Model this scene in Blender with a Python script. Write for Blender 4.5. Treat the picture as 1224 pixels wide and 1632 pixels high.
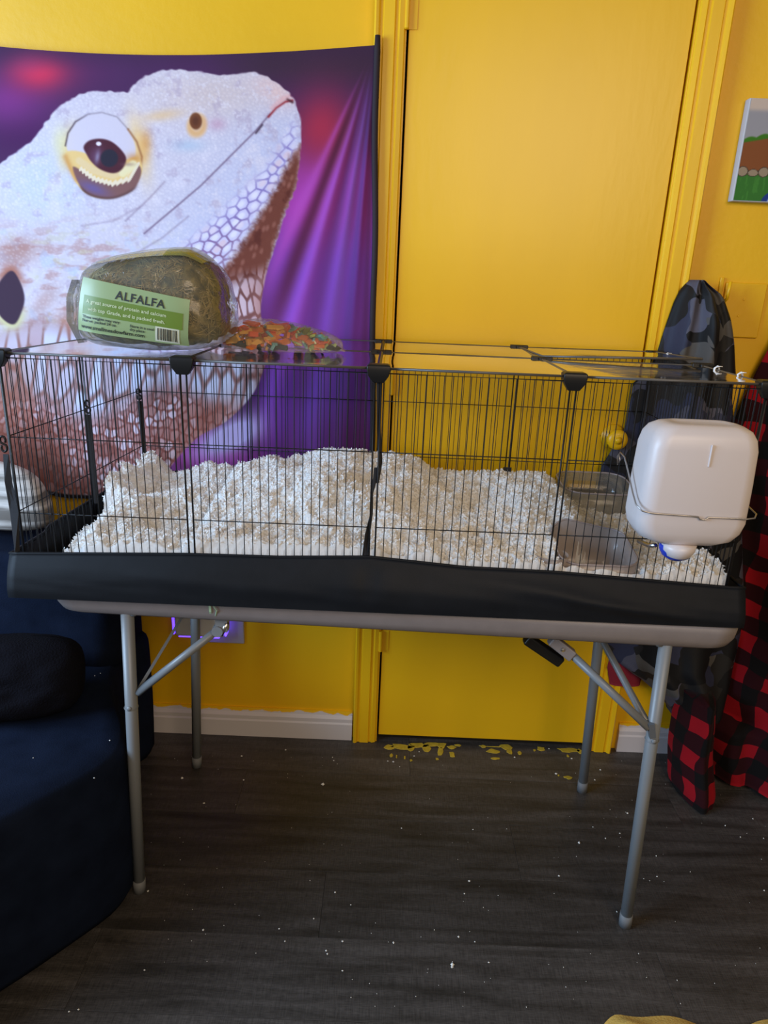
import bpy, bmesh, math, random
import numpy as np
from mathutils import Vector, Matrix
for o in list(bpy.data.objects): bpy.data.objects.remove(o)
SC = bpy.context.scene
C = SC.collection
random.seed(7); RNG = np.random.RandomState(7)

# ------------------------------------------------------------------ camera
CF = 1114.1
CP = np.array([-0.0057, -1.8382, 1.3526])
FW = np.array([-0.0007, 0.9497, -0.3132]); FW /= np.linalg.norm(FW)
RT = np.array([0.9991, 0.0137, 0.0394]); RT -= FW*(RT@FW); RT /= np.linalg.norm(RT)
UP = np.cross(RT, FW)
cd = bpy.data.cameras.new('camera'); cam = bpy.data.objects.new('camera', cd); C.objects.link(cam)
cd.sensor_fit = 'VERTICAL'; cd.sensor_height = 24.0; cd.lens = CF/1632*24.0; cd.clip_start = .02
M = Matrix.Identity(4)
for i in range(3):
    M[i][0] = RT[i]; M[i][1] = UP[i]; M[i][2] = -FW[i]; M[i][3] = CP[i]
cam.matrix_world = M
SC.camera = cam

# ------------------------------------------------------------------ light, exposure
SC.view_settings.view_transform = 'Standard'; SC.view_settings.look = 'None'
SC.view_settings.gamma = 1.0; SC.view_settings.use_curve_mapping = False
SC.view_settings.exposure = 0.0
w = bpy.data.worlds.new('room_air'); SC.world = w; w.use_nodes = True
w.node_tree.nodes['Background'].inputs[0].default_value = (1.0, .87, .70, 1)
w.node_tree.nodes['Background'].inputs[1].default_value = .19
def area(name, loc, target, sx, sy, power, col):
    l = bpy.data.lights.new(name, 'AREA'); l.shape = 'RECTANGLE'; l.size = sx; l.size_y = sy
    l.energy = power; l.color = col
    o = bpy.data.objects.new(name, l); C.objects.link(o); o.location = loc
    o.rotation_euler = (Vector(target)-Vector(loc)).to_track_quat('-Z', 'Y').to_euler()
    return o
area('window_daylight', (-2.55, -1.6, 1.65), (0, -.2, .95), 1.5, 1.3, 122, (.48, .70, 1.0))
area('warm_fill', (.85, -3.0, 2.2), (.1, 0, 1.2), 1.6, 1.0, 36, (1.0, .77, .54))  # unseen warm fill added behind the camera, standing for bounce in the room

# ------------------------------------------------------------------ helpers
def at(px, py, x=None, y=None, z=None):
    d = FW+RT*(px-612)/CF-UP*(py-816)/CF
    if y is not None: t = (y-CP[1])/d[1]
    elif z is not None: t = (z-CP[2])/d[2]
    else: t = (x-CP[0])/d[0]
    return CP+t*d
def project(X, Y, Z):
    dx, dy, dz = X-CP[0], Y-CP[1], Z-CP[2]
    zz = dx*FW[0]+dy*FW[1]+dz*FW[2]
    return 612+CF*(dx*RT[0]+dy*RT[1]+dz*RT[2])/zz, 816-CF*(dx*UP[0]+dy*UP[1]+dz*UP[2])/zz
def lin(c): 
    c = np.asarray(c, float)/255.0
    return np.where(c <= .04045, c/12.92, ((c+.055)/1.055)**2.4)
def L(r, g, b): return tuple(lin((r, g, b)))
def ss(a, b, x):
    t = np.clip((x-a)/(b-a), 0, 1); return t*t*(3-2*t)
_T = np.random.RandomState(3).rand(512, 512)
def vn(x, y, s=0):
    x = np.asarray(x, float)+s*17.31; y = np.asarray(y, float)+s*9.77
    xi = np.floor(x).astype(int); yi = np.floor(y).astype(int); fx = x-xi; fy = y-yi
    fx = fx*fx*(3-2*fx); fy = fy*fy*(3-2*fy)
    a = _T[xi % 512, yi % 512]; b = _T[(xi+1) % 512, yi % 512]; c = _T[xi % 512, (yi+1) % 512]; d = _T[(xi+1) % 512, (yi+1) % 512]
    return (a*(1-fx)+b*fx)*(1-fy)+(c*(1-fx)+d*fx)*fy
def fbm(x, y, o=4, s=0):
    v = 0; a = .5
    for i in range(o): v = v+a*vn(np.asarray(x)*2**i, np.asarray(y)*2**i, s+i*3); a *= .5
    return v

class MB:
    def __init__(s): s.v = []; s.f = []
    def add(s, vs, fs):
        n = len(s.v); s.v += [tuple(v) for v in vs]; s.f += [tuple(i+n for i in f) for f in fs]; return s
    def box(s, x0, x1, y0, y1, z0, z1):
        return s.add([(x0,y0,z0),(x1,y0,z0),(x1,y1,z0),(x0,y1,z0),(x0,y0,z1),(x1,y0,z1),(x1,y1,z1),(x0,y1,z1)],
              [(0,3,2,1),(4,5,6,7),(0,1,5,4),(1,2,6,5),(2,3,7,6),(3,0,4,7)])
    def obox(s, c, ax, ay, az):
        c, ax, ay, az = map(np.asarray, (c, ax, ay, az)); vs = []
        for k in (-1,1):
            for i, j in ((-1,-1),(1,-1),(1,1),(-1,1)): vs.append(c+ax*i+ay*j+az*k)
        return s.add(vs, [(0,3,2,1),(4,5,6,7),(0,1,5,4),(1,2,6,5),(2,3,7,6),(3,0,4,7)])
    def tube(s, pts, r, n=8, cap=True, closed=False):
        P = [Vector(p) for p in pts]; m = len(P); vs = []; fs = []
        rr = r if isinstance(r, (list, tuple)) else [r]*m
        up = None
        for i in range(m):
            a = P[(i-1) % m] if (closed or i > 0) else P[i]; b = P[(i+1) % m] if (closed or i < m-1) else P[i]
            t = (b-a); t = t.normalized() if t.length > 1e-9 else Vector((0,0,1))
            if up is None:
                up = Vector((0,0,1)) if abs(t.z) < .9 else Vector((1,0,0))
            e1 = t.cross(up); e1.normalize(); e2 = e1.cross(t); up = e2
            for k in range(n):
                q = 2*math.pi*k/n; vs.append(P[i]+e1*math.cos(q)*rr[i]+e2*math.sin(q)*rr[i])
        for i in range(m if closed else m-1):
            for k in range(n):
                a = i*n+k; b = i*n+(k+1) % n; c = ((i+1) % m)*n+(k+1) % n; d = ((i+1) % m)*n+k
                fs.append((a, b, c, d))
        if cap and not closed:
            fs.append(tuple(range(n))[::-1]); fs.append(tuple((m-1)*n+k for k in range(n)))
        return s.add(vs, fs)
    def ribbon(s, pts, side, w, th=.0012):
        n = len(pts); vs = []; fs = []
        for i, p in enumerate(pts):
            p = np.asarray(p, float); sd = np.asarray(side[i] if isinstance(side, list) else side, float)
            a = np.asarray(pts[min(i+1, n-1)], float)-np.asarray(pts[max(i-1, 0)], float)
            nn = np.cross(a, sd); nn = nn/(np.linalg.norm(nn)+1e-9)*th/2
            ww = w[i] if isinstance(w, list) else w
            vs += [p-sd*ww/2-nn, p+sd*ww/2-nn, p+sd*ww/2+nn, p-sd*ww/2+nn]
        for i in range(n-1):
            for k in range(4):
                fs.append((i*4+k, i*4+(k+1) % 4, i*4+4+(k+1) % 4, i*4+4+k))
        fs += [(3,2,1,0), tuple((n-1)*4+k for k in range(4))]
        return s.add(vs, fs)
    def lathe(s, prof, c, axis='z', n=24):
        vs = []; fs = []; m = len(prof)
        for r, h in prof:
            for k in range(n):
                q = 2*math.pi*k/n; a, b = r*math.cos(q), r*math.sin(q)
                vs.append((c[0]+a, c[1]+b, c[2]+h) if axis == 'z' else (c[0]+a, c[1]-h, c[2]+b))
        for i in range(m-1):
            for k in range(n): fs.append((i*n+k, i*n+(k+1) % n, (i+1)*n+(k+1) % n, (i+1)*n+k))
        fs.append(tuple(range(n))[::-1]); fs.append(tuple((m-1)*n+k for k in range(n)))
        return s.add(vs, fs)
    def prism(s, poly, z0, z1):
        n = len(poly)
        vs = [(x,y,z0) for x,y in poly]+[(x,y,z1) for x,y in poly]
        return s.add(vs, [tuple(range(n))[::-1], tuple(range(n,2*n))]+[(i,(i+1)%n,n+(i+1)%n,n+i) for i in range(n)])
    def loft(s, rings, cap=True):
        n = len(rings[0]); m = len(rings); vs = [p for r in rings for p in r]; fs = []
        for i in range(m-1):
            for k in range(n): fs.append((i*n+k, i*n+(k+1) % n, (i+1)*n+(k+1) % n, (i+1)*n+k))
        if cap: fs += [tuple(range(n))[::-1], tuple((m-1)*n+k for k in range(n))]
        return s.add(vs, fs)
    def build(s, name, mat, parent=None, smooth=False, bevel=0, subsurf=0, angle=None):
        org = Vector(ORG.get(parent.name, (0,0,0))) if parent else Vector((0,0,0))
        me = bpy.data.meshes.new(name)
        me.from_pydata([Vector(v)-org for v in s.v], [], s.f); me.update()
        bm = bmesh.new(); bm.from_mesh(me); bmesh.ops.recalc_face_normals(bm, faces=bm.faces); bm.to_mesh(me); bm.free()
        return finish(me, name, mat, parent, smooth, bevel, subsurf)
ORG = {}
def finish(me, name, mat, parent=None, smooth=False, bevel=0, subsurf=0):
    o = bpy.data.objects.new(name, me); C.objects.link(o)
    for m in (mat if isinstance(mat, list) else [mat]): me.materials.append(m)
    if parent: o.parent = parent; ORG[o.name] = ORG.get(parent.name, (0,0,0))
    if smooth: me.polygons.foreach_set('use_smooth', [True]*len(me.polygons))
    if bevel:
        b = o.modifiers.new('bevel', 'BEVEL'); b.width = bevel; b.segments = 3; b.limit_method = 'ANGLE'; b.angle_limit = .6
        me.polygons.foreach_set('use_smooth', [True]*len(me.polygons)); o.modifiers.new('wn', 'WEIGHTED_NORMAL')
    if subsurf:
        b = o.modifiers.new('sub', 'SUBSURF'); b.levels = b.render_levels = subsurf
    return o
def grid_mesh(name, P, mat, parent=None, col=None, uv=None, smooth=True, extra=None):
    """P: (n,m,3) grid of points -> one mesh; col (n,m,3) linear colours per vertex"""
    org = np.array(ORG.get(parent.name, (0,0,0))) if parent else np.zeros(3)
    n, m = P.shape[:2]; V = (P-org).reshape(-1, 3).astype(np.float32)
    idx = np.arange(n*m).reshape(n, m)
    F = np.stack([idx[:-1,:-1], idx[:-1,1:], idx[1:,1:], idx[1:,:-1]], -1).reshape(-1, 4)
    return raw_mesh(name, V, F, mat, parent, None if col is None else col.reshape(-1, 3), None if uv is None else uv.reshape(-1, 2), smooth)
def raw_mesh(name, V, F, mat, parent=None, col=None, uv=None, smooth=True):
    k = F.shape[1]
    me = bpy.data.meshes.new(name)
    me.vertices.add(len(V)); me.vertices.foreach_set('co', np.ascontiguousarray(V, np.float32).ravel())
    me.loops.add(F.size); me.loops.foreach_set('vertex_index', F.astype(np.int32).ravel())
    me.polygons.add(len(F)); me.polygons.foreach_set('loop_start', (np.arange(len(F))*k).astype(np.int32))
    try: me.polygons.foreach_set('loop_total', np.full(len(F), k, np.int32))
    except Exception: pass
    me.polygons.foreach_set('use_smooth', np.full(len(F), smooth))
    me.update(); me.validate()
    if col is not None:
        a = me.color_attributes.new('col', 'FLOAT_COLOR', 'POINT')
        a.data.foreach_set('color', np.concatenate([col, np.ones((len(col), 1))], 1).astype(np.float32).ravel())
    if uv is not None:
        u = me.uv_layers.new(name='uv'); u.data.foreach_set('uv', uv[F.ravel()].astype(np.float32).ravel())
    return finish(me, name, mat, parent)
def tag(o, label=None, cat=None, group=None, kind=None):
    if label: o['label'] = label
    if cat: o['category'] = cat
    if group: o['group'] = group
    if kind: o['kind'] = kind
    return o
def thing(name, loc, label, cat, group=None):
    o = bpy.data.objects.new(name, None); C.objects.link(o); o.location = loc; o.empty_display_size = .05
    ORG[o.name] = tuple(loc); return tag(o, label, cat, group)

# ------------------------------------------------------------------ materials
def nodes(name):
    m = bpy.data.materials.new(name); m.use_nodes = True
    return m, m.node_tree.nodes, m.node_tree.links, m.node_tree.nodes['Principled BSDF']
def mat(name, col, rough=.5, metal=0, bump=0, bscale=200, var=0, vscale=8, stretch=None, spec=None, trans=0, sheen=0, sss=0, coat=0):
    m, N, K, B = nodes(name)
    B.inputs['Base Color'].default_value = (*col, 1); B.inputs['Roughness'].default_value = rough; B.inputs['Metallic'].default_value = metal
    if spec is not None: B.inputs['Specular IOR Level'].default_value = spec
    if trans: B.inputs['Transmission Weight'].default_value = trans
    if sheen: B.inputs['Sheen Weight'].default_value = sheen
    if coat: B.inputs['Coat Weight'].default_value = coat
    if sss:
        B.inputs['Subsurface Weight'].default_value = sss; B.inputs['Subsurface Radius'].default_value = (.02,.02,.02)
    if bump or var:
        tc = N.new('ShaderNodeTexCoord'); mp = N.new('ShaderNodeMapping'); K.new(tc.outputs['Object'], mp.inputs[0])
        if stretch: mp.inputs['Scale'].default_value = stretch
    if var:
        n = N.new('ShaderNodeTexNoise'); n.inputs['Scale'].default_value = vscale; n.inputs['Detail'].default_value = 6; K.new(mp.outputs[0], n.inputs[0])
        r = N.new('ShaderNodeMapRange'); r.inputs[1].default_value = .3; r.inputs[2].default_value = .7; r.inputs[3].default_value = 1-var; r.inputs[4].default_value = 1+var
        K.new(n.outputs[0], r.inputs[0])
        x = N.new('ShaderNodeVectorMath'); x.operation = 'SCALE'; x.inputs[0].default_value = col; K.new(r.outputs[0], x.inputs['Scale'])
        K.new(x.outputs[0], B.inputs['Base Color'])
    if bump:
        n = N.new('ShaderNodeTexNoise'); n.inputs['Scale'].default_value = bscale; n.inputs['Detail'].default_value = 4; K.new(mp.outputs[0], n.inputs[0])
        b = N.new('ShaderNodeBump'); b.inputs['Strength'].default_value = bump; b.inputs['Distance'].default_value = .004
        K.new(n.outputs[0], b.inputs['Height']); K.new(b.outputs[0], B.inputs['Normal'])
    return m
def vcol(name, rough=.8, bump=0, bscale=600, spec=.2, stretch=None):
    m, N, K, B = nodes(name)
    a = N.new('ShaderNodeVertexColor'); a.layer_name = 'col'; K.new(a.outputs[0], B.inputs['Base Color'])
    B.inputs['Roughness'].default_value = rough; B.inputs['Specular IOR Level'].default_value = spec
    if bump:
        tc = N.new('ShaderNodeTexCoord'); n = N.new('ShaderNodeTexNoise'); n.inputs['Scale'].default_value = bscale; K.new(tc.outputs['Object'], n.inputs[0])
        b = N.new('ShaderNodeBump'); b.inputs['Strength'].default_value = bump; b.inputs['Distance'].default_value = .002
        K.new(n.outputs[0], b.inputs['Height']); K.new(b.outputs[0], B.inputs['Normal'])
    return m
def film(name, tint, opac, rough=.12, bump=0, bscale=25, gloss=.9, detail=3, fres=1.0):
    """thin clear plastic: see-through film with a glossy face and a share of pale body"""
    m, N, K, B = nodes(name)
    out = [n for n in N if n.type == 'OUTPUT_MATERIAL'][0]
    B.inputs['Base Color'].default_value = (*tint, 1); B.inputs['Roughness'].default_value = .5
    T = N.new('ShaderNodeBsdfTransparent'); T.inputs[0].default_value = (.96,.96,.95,1)
    G = N.new('ShaderNodeBsdfGlossy'); G.inputs['Roughness'].default_value = rough; G.inputs[0].default_value = (gloss,gloss,gloss,1)
    f = N.new('ShaderNodeFresnel'); f.inputs[0].default_value = 1.45
    m1 = N.new('ShaderNodeMixShader'); m1.inputs[0].default_value = opac; K.new(T.outputs[0], m1.inputs[1]); K.new(B.outputs[0], m1.inputs[2])
    fm = N.new('ShaderNodeMath'); fm.operation = 'MULTIPLY'; fm.inputs[1].default_value = fres; K.new(f.outputs[0], fm.inputs[0])
    m2 = N.new('ShaderNodeMixShader'); K.new(fm.outputs[0], m2.inputs[0]); K.new(m1.outputs[0], m2.inputs[1]); K.new(G.outputs[0], m2.inputs[2])
    K.new(m2.outputs[0], out.inputs[0])
    if bump:
        tc = N.new('ShaderNodeTexCoord'); n = N.new('ShaderNodeTexNoise'); n.inputs['Scale'].default_value = bscale; n.inputs['Detail'].default_value = detail; n.inputs['Distortion'].default_value = 1.2
        K.new(tc.outputs['Object'], n.inputs[0])
        b = N.new('ShaderNodeBump'); b.inputs['Strength'].default_value = bump; b.inputs['Distance'].default_value = .01
        K.new(n.outputs[0], b.inputs['Height']); K.new(b.outputs[0], G.inputs['Normal']); K.new(b.outputs[0], f.inputs['Normal'])
    return m

YEL = (.83, .47, .004)
m_wall = mat('yellow_wall_paint', YEL, .45, bump=.12, bscale=60, var=.05, vscale=3)
m_door = mat('yellow_door_gloss_paint', (.84,.48,.006), .33, bump=.10, bscale=55, var=.04, vscale=4, stretch=(1,1,.25))
m_trimp = mat('yellow_trim_gloss_paint', (.84,.49,.006), .34, bump=.12, bscale=40, var=.05, vscale=5, stretch=(1,1,.2))
m_black_wire = mat('black_coated_wire', (.008,.008,.009), .45, spec=.3)
m_black_plastic = mat('black_plastic', (.008,.008,.008), .4, spec=.35)
m_black_strap = mat('black_strap_webbing', (.012,.012,.015), .7, bump=.2, bscale=900)
m_tray = mat('black_nylon_fabric', (.008,.009,.011), .5, bump=.10, bscale=900, var=.1, vscale=30, spec=.14)
m_tabtop = mat('grey_plastic_tabletop', (.215,.185,.175), .45, bump=.08, bscale=500, var=.05, vscale=30)
m_leg = mat('grey_painted_steel', (.19,.20,.205), .38, bump=.02)
m_steel = mat('bright_steel', (.6,.6,.6), .3, metal=1)
m_hang = mat('zinc_wire', (.5,.48,.47), .35, metal=1)
m_white = mat('white_plastic', (.8,.8,.8), .4)
m_jug = mat('milky_white_plastic', (.62,.56,.545), .38, sss=.12, bump=.02, bscale=30)
m_blue = mat('blue_plastic', (.02,.05,.45), .35)
m_bed = mat('white_paper_bedding', (.97,.955,.93), .95, bump=.2, bscale=300, spec=.05)
N_ = m_bed.node_tree.nodes; K_l = m_bed.node_tree.links; tl = N_.new('ShaderNodeBsdfTranslucent'); tl.inputs[0].default_value = (.97,.955,.93,1); mxs = N_.new('ShaderNodeMixShader'); mxs.inputs[0].default_value = .30
K_l.new(N_['Principled BSDF'].outputs[0], mxs.inputs[1]); K_l.new(tl.outputs[0], mxs.inputs[2]); K_l.new(mxs.outputs[0], N_['Material Output'].inputs[0])
m_lid = film('clear_pvc_sheet', (.8,.8,.8), .10, rough=.06, bump=.05, bscale=9)
m_bagfilm = film('crinkled_clear_film', (.62,.70,.62), .10, rough=.16, bump=1.0, bscale=14, detail=4, fres=.75)
m_treatfilm = film('clear_treat_film', (.8,.78,.76), .10, rough=.14, bump=.8, bscale=28, fres=.5)
m_bin = film('clear_plastic_bin', (.78,.74,.66), .10, rough=.1, fres=.6)
m_bin2 = film('smoky_plastic_bin', (.50,.42,.385), .58, rough=.18, fres=.6)
m_rim = film('plastic_rim', (.45,.38,.38), .6, rough=.1)
m_sofa = mat('navy_velour', (.007,.011,.024), .95, bump=.25, bscale=400, var=.25, vscale=14, spec=.05)
m_pillow = mat('black_plush', (.006,.006,.009), .95, bump=.6, bscale=250, spec=.05)
m_towel = mat('yellow_cotton', (.75,.47,.10), .9, bump=.5, bscale=200)
m_redcloth = mat('dark_red_cotton', (.22,.008,.02), .85, bump=.2, bscale=300)
m_sub = mat('brown_subfloor', (.030,.026,.023), .8)
m_dark = mat('dark_void', (.01,.008,.006), .9)
m_tape = mat('pale_green_string', (.35,.5,.33), .8)

# floor planks: dark grey-brown wood grain along x
def wood(name):
    m, N, K, B = nodes(name)
    tc = N.new('ShaderNodeTexCoord'); oi = N.new('ShaderNodeObjectInfo')
    off = N.new('ShaderNodeVectorMath'); off.operation = 'SCALE'; off.inputs[0].default_value = (17,9,0); K.new(oi.outputs['Random'], off.inputs['Scale'])
    ad = N.new('ShaderNodeVectorMath'); ad.operation = 'ADD'; K.new(tc.outputs['Object'], ad.inputs[0]); K.new(off.outputs[0], ad.inputs[1])
    mp = N.new('ShaderNodeMapping'); mp.inputs['Scale'].default_value = (1.3, 12, 1); K.new(ad.outputs[0], mp.inputs[0])
    n = N.new('ShaderNodeTexNoise'); n.inputs['Scale'].default_value = 2.6; n.inputs['Detail'].default_value = 8; n.inputs['Distortion'].default_value = .6; K.new(mp.outputs[0], n.inputs[0])
    mp2 = N.new('ShaderNodeMapping'); mp2.inputs['Scale'].default_value = (60, 400, 1); K.new(ad.outputs[0], mp2.inputs[0])
    n2 = N.new('ShaderNodeTexNoise'); n2.inputs['Scale'].default_value = 1; n2.inputs['Detail'].default_value = 3; K.new(mp2.outputs[0], n2.inputs[0])
    mp3 = N.new('ShaderNodeMapping'); mp3.inputs['Scale'].default_value = (420, 30, 1); K.new(ad.outputs[0], mp3.inputs[0])
    n3 = N.new('ShaderNodeTexNoise'); n3.inputs['Scale'].default_value = 1; n3.inputs['Detail'].default_value = 3; K.new(mp3.outputs[0], n3.inputs[0])
    mx = N.new('ShaderNodeMath'); mx.operation = 'ADD'; K.new(n2.outputs[0], mx.inputs[0]); K.new(n3.outputs[0], mx.inputs[1])
    r = N.new('ShaderNodeValToRGB'); e = r.color_ramp.elements
    e[0].position = .30; e[0].color = (.023,.020,.017,1); e[1].position = .72; e[1].color = (.074,.066,.061,1)
    K.new(n.outputs[0], r.inputs[0])
    rr = N.new('ShaderNodeMapRange'); rr.inputs[1].default_value = .7; rr.inputs[2].default_value = 1.3; rr.inputs[3].default_value = .62; rr.inputs[4].default_value = 1.4; K.new(mx.outputs[0], rr.inputs[0])
    r2 = N.new('ShaderNodeMapRange'); r2.inputs[3].default_value = .72; r2.inputs[4].default_value = 1.32; K.new(oi.outputs['Random'], r2.inputs[0])
    mm = N.new('ShaderNodeMath'); mm.operation = 'MULTIPLY'; K.new(rr.outputs[0], mm.inputs[0]); K.new(r2.outputs[0], mm.inputs[1])
    s = N.new('ShaderNodeVectorMath'); s.operation = 'SCALE'; K.new(r.outputs[0], s.inputs[0]); K.new(mm.outputs[0], s.inputs['Scale'])
    K.new(s.outputs[0], B.inputs['Base Color']); B.inputs['Roughness'].default_value = .5
    b = N.new('ShaderNodeBump'); b.inputs['Strength'].default_value = .15; b.inputs['Distance'].default_value = .002; K.new(mx.outputs[0], b.inputs['Height']); K.new(b.outputs[0], B.inputs['Normal'])
    return m
m_wood = wood('dark_wood_plank')

# ------------------------------------------------------------------ setting
WY = .012                                         # back wall plane
mb = MB(); mb.box(-2.6, -.01, WY, WY+.1, 0, 2.5); mb.box(.653, 2.4, WY, WY+.1, 0, 2.5); mb.box(-.01, .653, WY, WY+.1, 2.06, 2.5)
tag(mb.build('wall_back', m_wall), kind='structure')
tag(MB().box(-2.6, 2.4, -3.2, .12, -.03, -.006).build('floor', m_sub), kind='structure')
fl = bpy.data.objects['floor']; ORG['floor'] = (0,0,0)
PW = .178; row = 0; yb = .02
plank_me = {}
while yb > -1.75:
    x = -2.3-(row*0.47) % 1.2
    while x < 2.2:
        if x+1.2 > -1.9 and x < 1.9:
            if 'a' not in plank_me:
                pb = MB().box(.0003, 1.2-.0003, -PW+.0003, -.0003, -.006, 0).build('plank', m_wood, fl, bevel=.0004); plank_me['a'] = pb.data; pb.location = (x, yb, 0)
            else:
                o = pb.copy(); C.objects.link(o); o.parent = fl; o.location = (x, yb, random.uniform(-.0003, 0)); o.name = 'plank'
        x += 1.2
    yb -= PW; row += 1

# baseboards: white with yellow paint lapping over the top edge
def basemat():
    m, N, K, B = nodes('white_baseboard_paint')
    tc = N.new('ShaderNodeTexCoord'); sp = N.new('ShaderNodeSeparateXYZ'); K.new(tc.outputs['Object'], sp.inputs[0])
    mp = N.new('ShaderNodeMapping'); mp.inputs['Scale'].default_value = (9, 9, 3); K.new(tc.outputs['Object'], mp.inputs[0])
    n = N.new('ShaderNodeTexNoise'); n.inputs['Scale'].default_value = 3; n.inputs['Detail'].default_value = 5; K.new(mp.outputs[0], n.inputs[0])
    a = N.new('ShaderNodeMath'); a.operation = 'MULTIPLY_ADD'; a.inputs[1].default_value = .035; a.inputs[2].default_value = -.0175; K.new(n.outputs[0], a.inputs[0])
    b = N.new('ShaderNodeMath'); b.operation = 'ADD'; K.new(sp.outputs[2], b.inputs[0]); K.new(a.outputs[0], b.inputs[1])
    c = N.new('ShaderNodeMapRange'); c.inputs[1].default_value = .087; c.inputs[2].default_value = .089; K.new(b.outputs[0], c.inputs[0])
    mx = N.new('ShaderNodeMix'); mx.data_type = 'RGBA'; mx.inputs[6].default_value = (.62,.58,.58,1); mx.inputs[7].default_value = (*YEL,1); K.new(c.outputs[0], mx.inputs[0])
    K.new(mx.outputs[2], B.inputs['Base Color']); B.inputs['Roughness'].default_value = .4
    return m
m_base = basemat()
prof = [(WY,0),(-.006,0),(-.006,.055),(-.003,.06),(-.003,.072),(.003,.082),(.006,.095),(WY,.095)]
def extrude_x(prof, x0, x1):
    return MB().loft([[(x0,y,z) for y,z in prof], [(x1,y,z) for y,z in prof]])
tag(extrude_x(prof, -2.4, -.078).build('baseboard_left', m_base), kind='structure')
tag(extrude_x(prof, .742, 2.3).build('baseboard_right', m_base), kind='structure')

# door with its fluted casing
dz0, dz1 = .022, 2.04
door = MB().box(.004, .639, 0, .035, dz0, dz1).build('door_1', m_door, bevel=.0015); tag(door, kind='structure'); ORG['door_1'] = (0,0,0)
tag(MB().box(-.01, .653, .045, .06, 0, 2.06).build('dark_gap_sheet', m_dark), kind='structure')  # near-black sheet behind the door, its colour standing for shade in the gap
mb = MB().box(-.0145, -.001, -.004, .05, 0, 2.06).box(.644, .6575, -.004, .05, 0, 2.06).box(-.01,.653,-.004,.05,2.044,2.06)
tag(mb.build('trim_2', m_trimp), kind='structure')
def casing(x0, x1, flip):
    W = abs(x1-x0)
    p = [(0,WY),(0,-.016),(.004,-.020),(.010,-.018),(.014,-.012),(.019,-.012),(.022,-.015),(.046,-.015),(.049,-.010),(.054,-.010),(.058,-.014),(.068,-.011),(.071,-.006),(.071,WY)]
    pts = [(x0+(q/.071*W)*(1 if x1 > x0 else -1), y) for q, y in p]
    return MB().loft([[(x,y,z) for x,y in pts] for z in (.001, 2.12)])
tag(casing(-.074, -.004, 0).build('trim_3', m_trimp), kind='structure')
tag(casing(.72, .647, 1).build('trim_4', m_trimp), kind='structure')
mb = MB().lathe([(.001,0),(.031,0),(.033,.003),(.030,.007),(.016,.010),(.012,.022),(.014,.028),(.024,.033),(.027,.042),(.025,.050),(.016,.054),(.001,.0545)], (.592,0,.985), 'y', 32)
mb.lathe([(.001,.0545),(.009,.0545),(.010,.056),(.001,.057)], (.592,0,.985), 'y', 16)
mb.build('door_knob', m_trimp, door, smooth=True)
MB().lathe([(.001,0),(.0035,0),(.0035,.0006),(.001,.0006)], (.562,-.0002,.985), 'y', 12).build('keyhole', m_dark, door)
for zc in (1.925, 1.105, .35):
    h = MB().tube([(-.0015,-.009,zc-.032),(-.0015,-.009,zc+.032)], .0055, 12); h.lathe([(.0001,-.034),(.004,-.034),(.0065,-.032)], (-.0015,-.009,zc), 'z', 12)
    h.box(.0,.022,-.0022,.001,zc-.032,zc+.032)
    h.build('hinge', m_trimp, door)

# ------------------------------------------------------------------ tapestry with its printed picture
def seg_poly(pts, X, Y):
    """signed distance to a polygon, negative inside"""
    n = len(pts); d = np.full(X.shape, 1e9); ins = np.zeros(X.shape, bool)
    for i in range(n):
        x0, y0 = pts[i]; x1, y1 = pts[(i+1) % n]
        ex, ey = x1-x0, y1-y0; t = np.clip(((X-x0)*ex+(Y-y0)*ey)/(ex*ex+ey*ey+1e-9), 0, 1)
        d = np.minimum(d, (X-x0-t*ex)**2+(Y-y0-t*ey)**2)
        c = ((y0 <= Y) & (Y < y1)) | ((y1 <= Y) & (Y < y0))
        if ey: ins ^= c & (X < x0+(Y-y0)*ex/ey)
    return np.sqrt(d)*np.where(ins, -1, 1)
def spline(pts, n=6):
    out = []
    for i in range(len(pts)):
        p0, p1, p2, p3 = (np.array(pts[(i+k-1) % len(pts)], float) for k in range(4))
        for j in range(n):
            t = j/n; out.append(tuple(.5*((2*p1)+(p2-p0)*t+(2*p0-5*p1+4*p2-p3)*t*t+(3*p1-p0-3*p2+p3)*t**3)))
    return out
def line_d(pts, X, Y):
    d = np.full(X.shape, 1e9)
    for (x0,y0),(x1,y1) in zip(pts[:-1], pts[1:]):
        ex, ey = x1-x0, y1-y0; t = np.clip(((X-x0)*ex+(Y-y0)*ey)/(ex*ex+ey*ey), 0, 1)
        d = np.minimum(d, (X-x0-t*ex)**2+(Y-y0-t*ey)**2)
    return np.sqrt(d)
def cells(X, Y, sx, sy, ang=0, seed=0, jit=.8):
    a = math.radians(ang); U = (X*math.cos(a)+Y*math.sin(a))/sx; V = (-X*math.sin(a)+Y*math.cos(a))/sy
    U = U+.5*(np.floor(V).astype(int) % 2)*0
    iu = np.floor(U).astype(int); iv = np.floor(V).astype(int); f1 = np.full(X.shape, 9.); f2 = f1.copy(); idv = np.zeros(X.shape)
    R1 = np.random.RandomState(seed).rand(256,256); R2 = np.random.RandomState(seed+1).rand(256,256)
    for du in (-1,0,1):
        for dv in (-1,0,1):
            cu, cv = iu+du, iv+dv
            px = cu+.5+(R1[cu%256, cv%256]-.5)*jit+.5*(cv%2); py = cv+.5+(R2[cu%256, cv%256]-.5)*jit
            d = np.sqrt((U-px)**2+(V-py)**2); m = d < f1
            f2 = np.where(m, f1, np.minimum(f2, d)); idv = np.where(m, R1[(cu*7)%256,(cv*13)%256], idv); f1 = np.where(m, d, f1)
    return f1, f2-f1, idv
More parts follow.
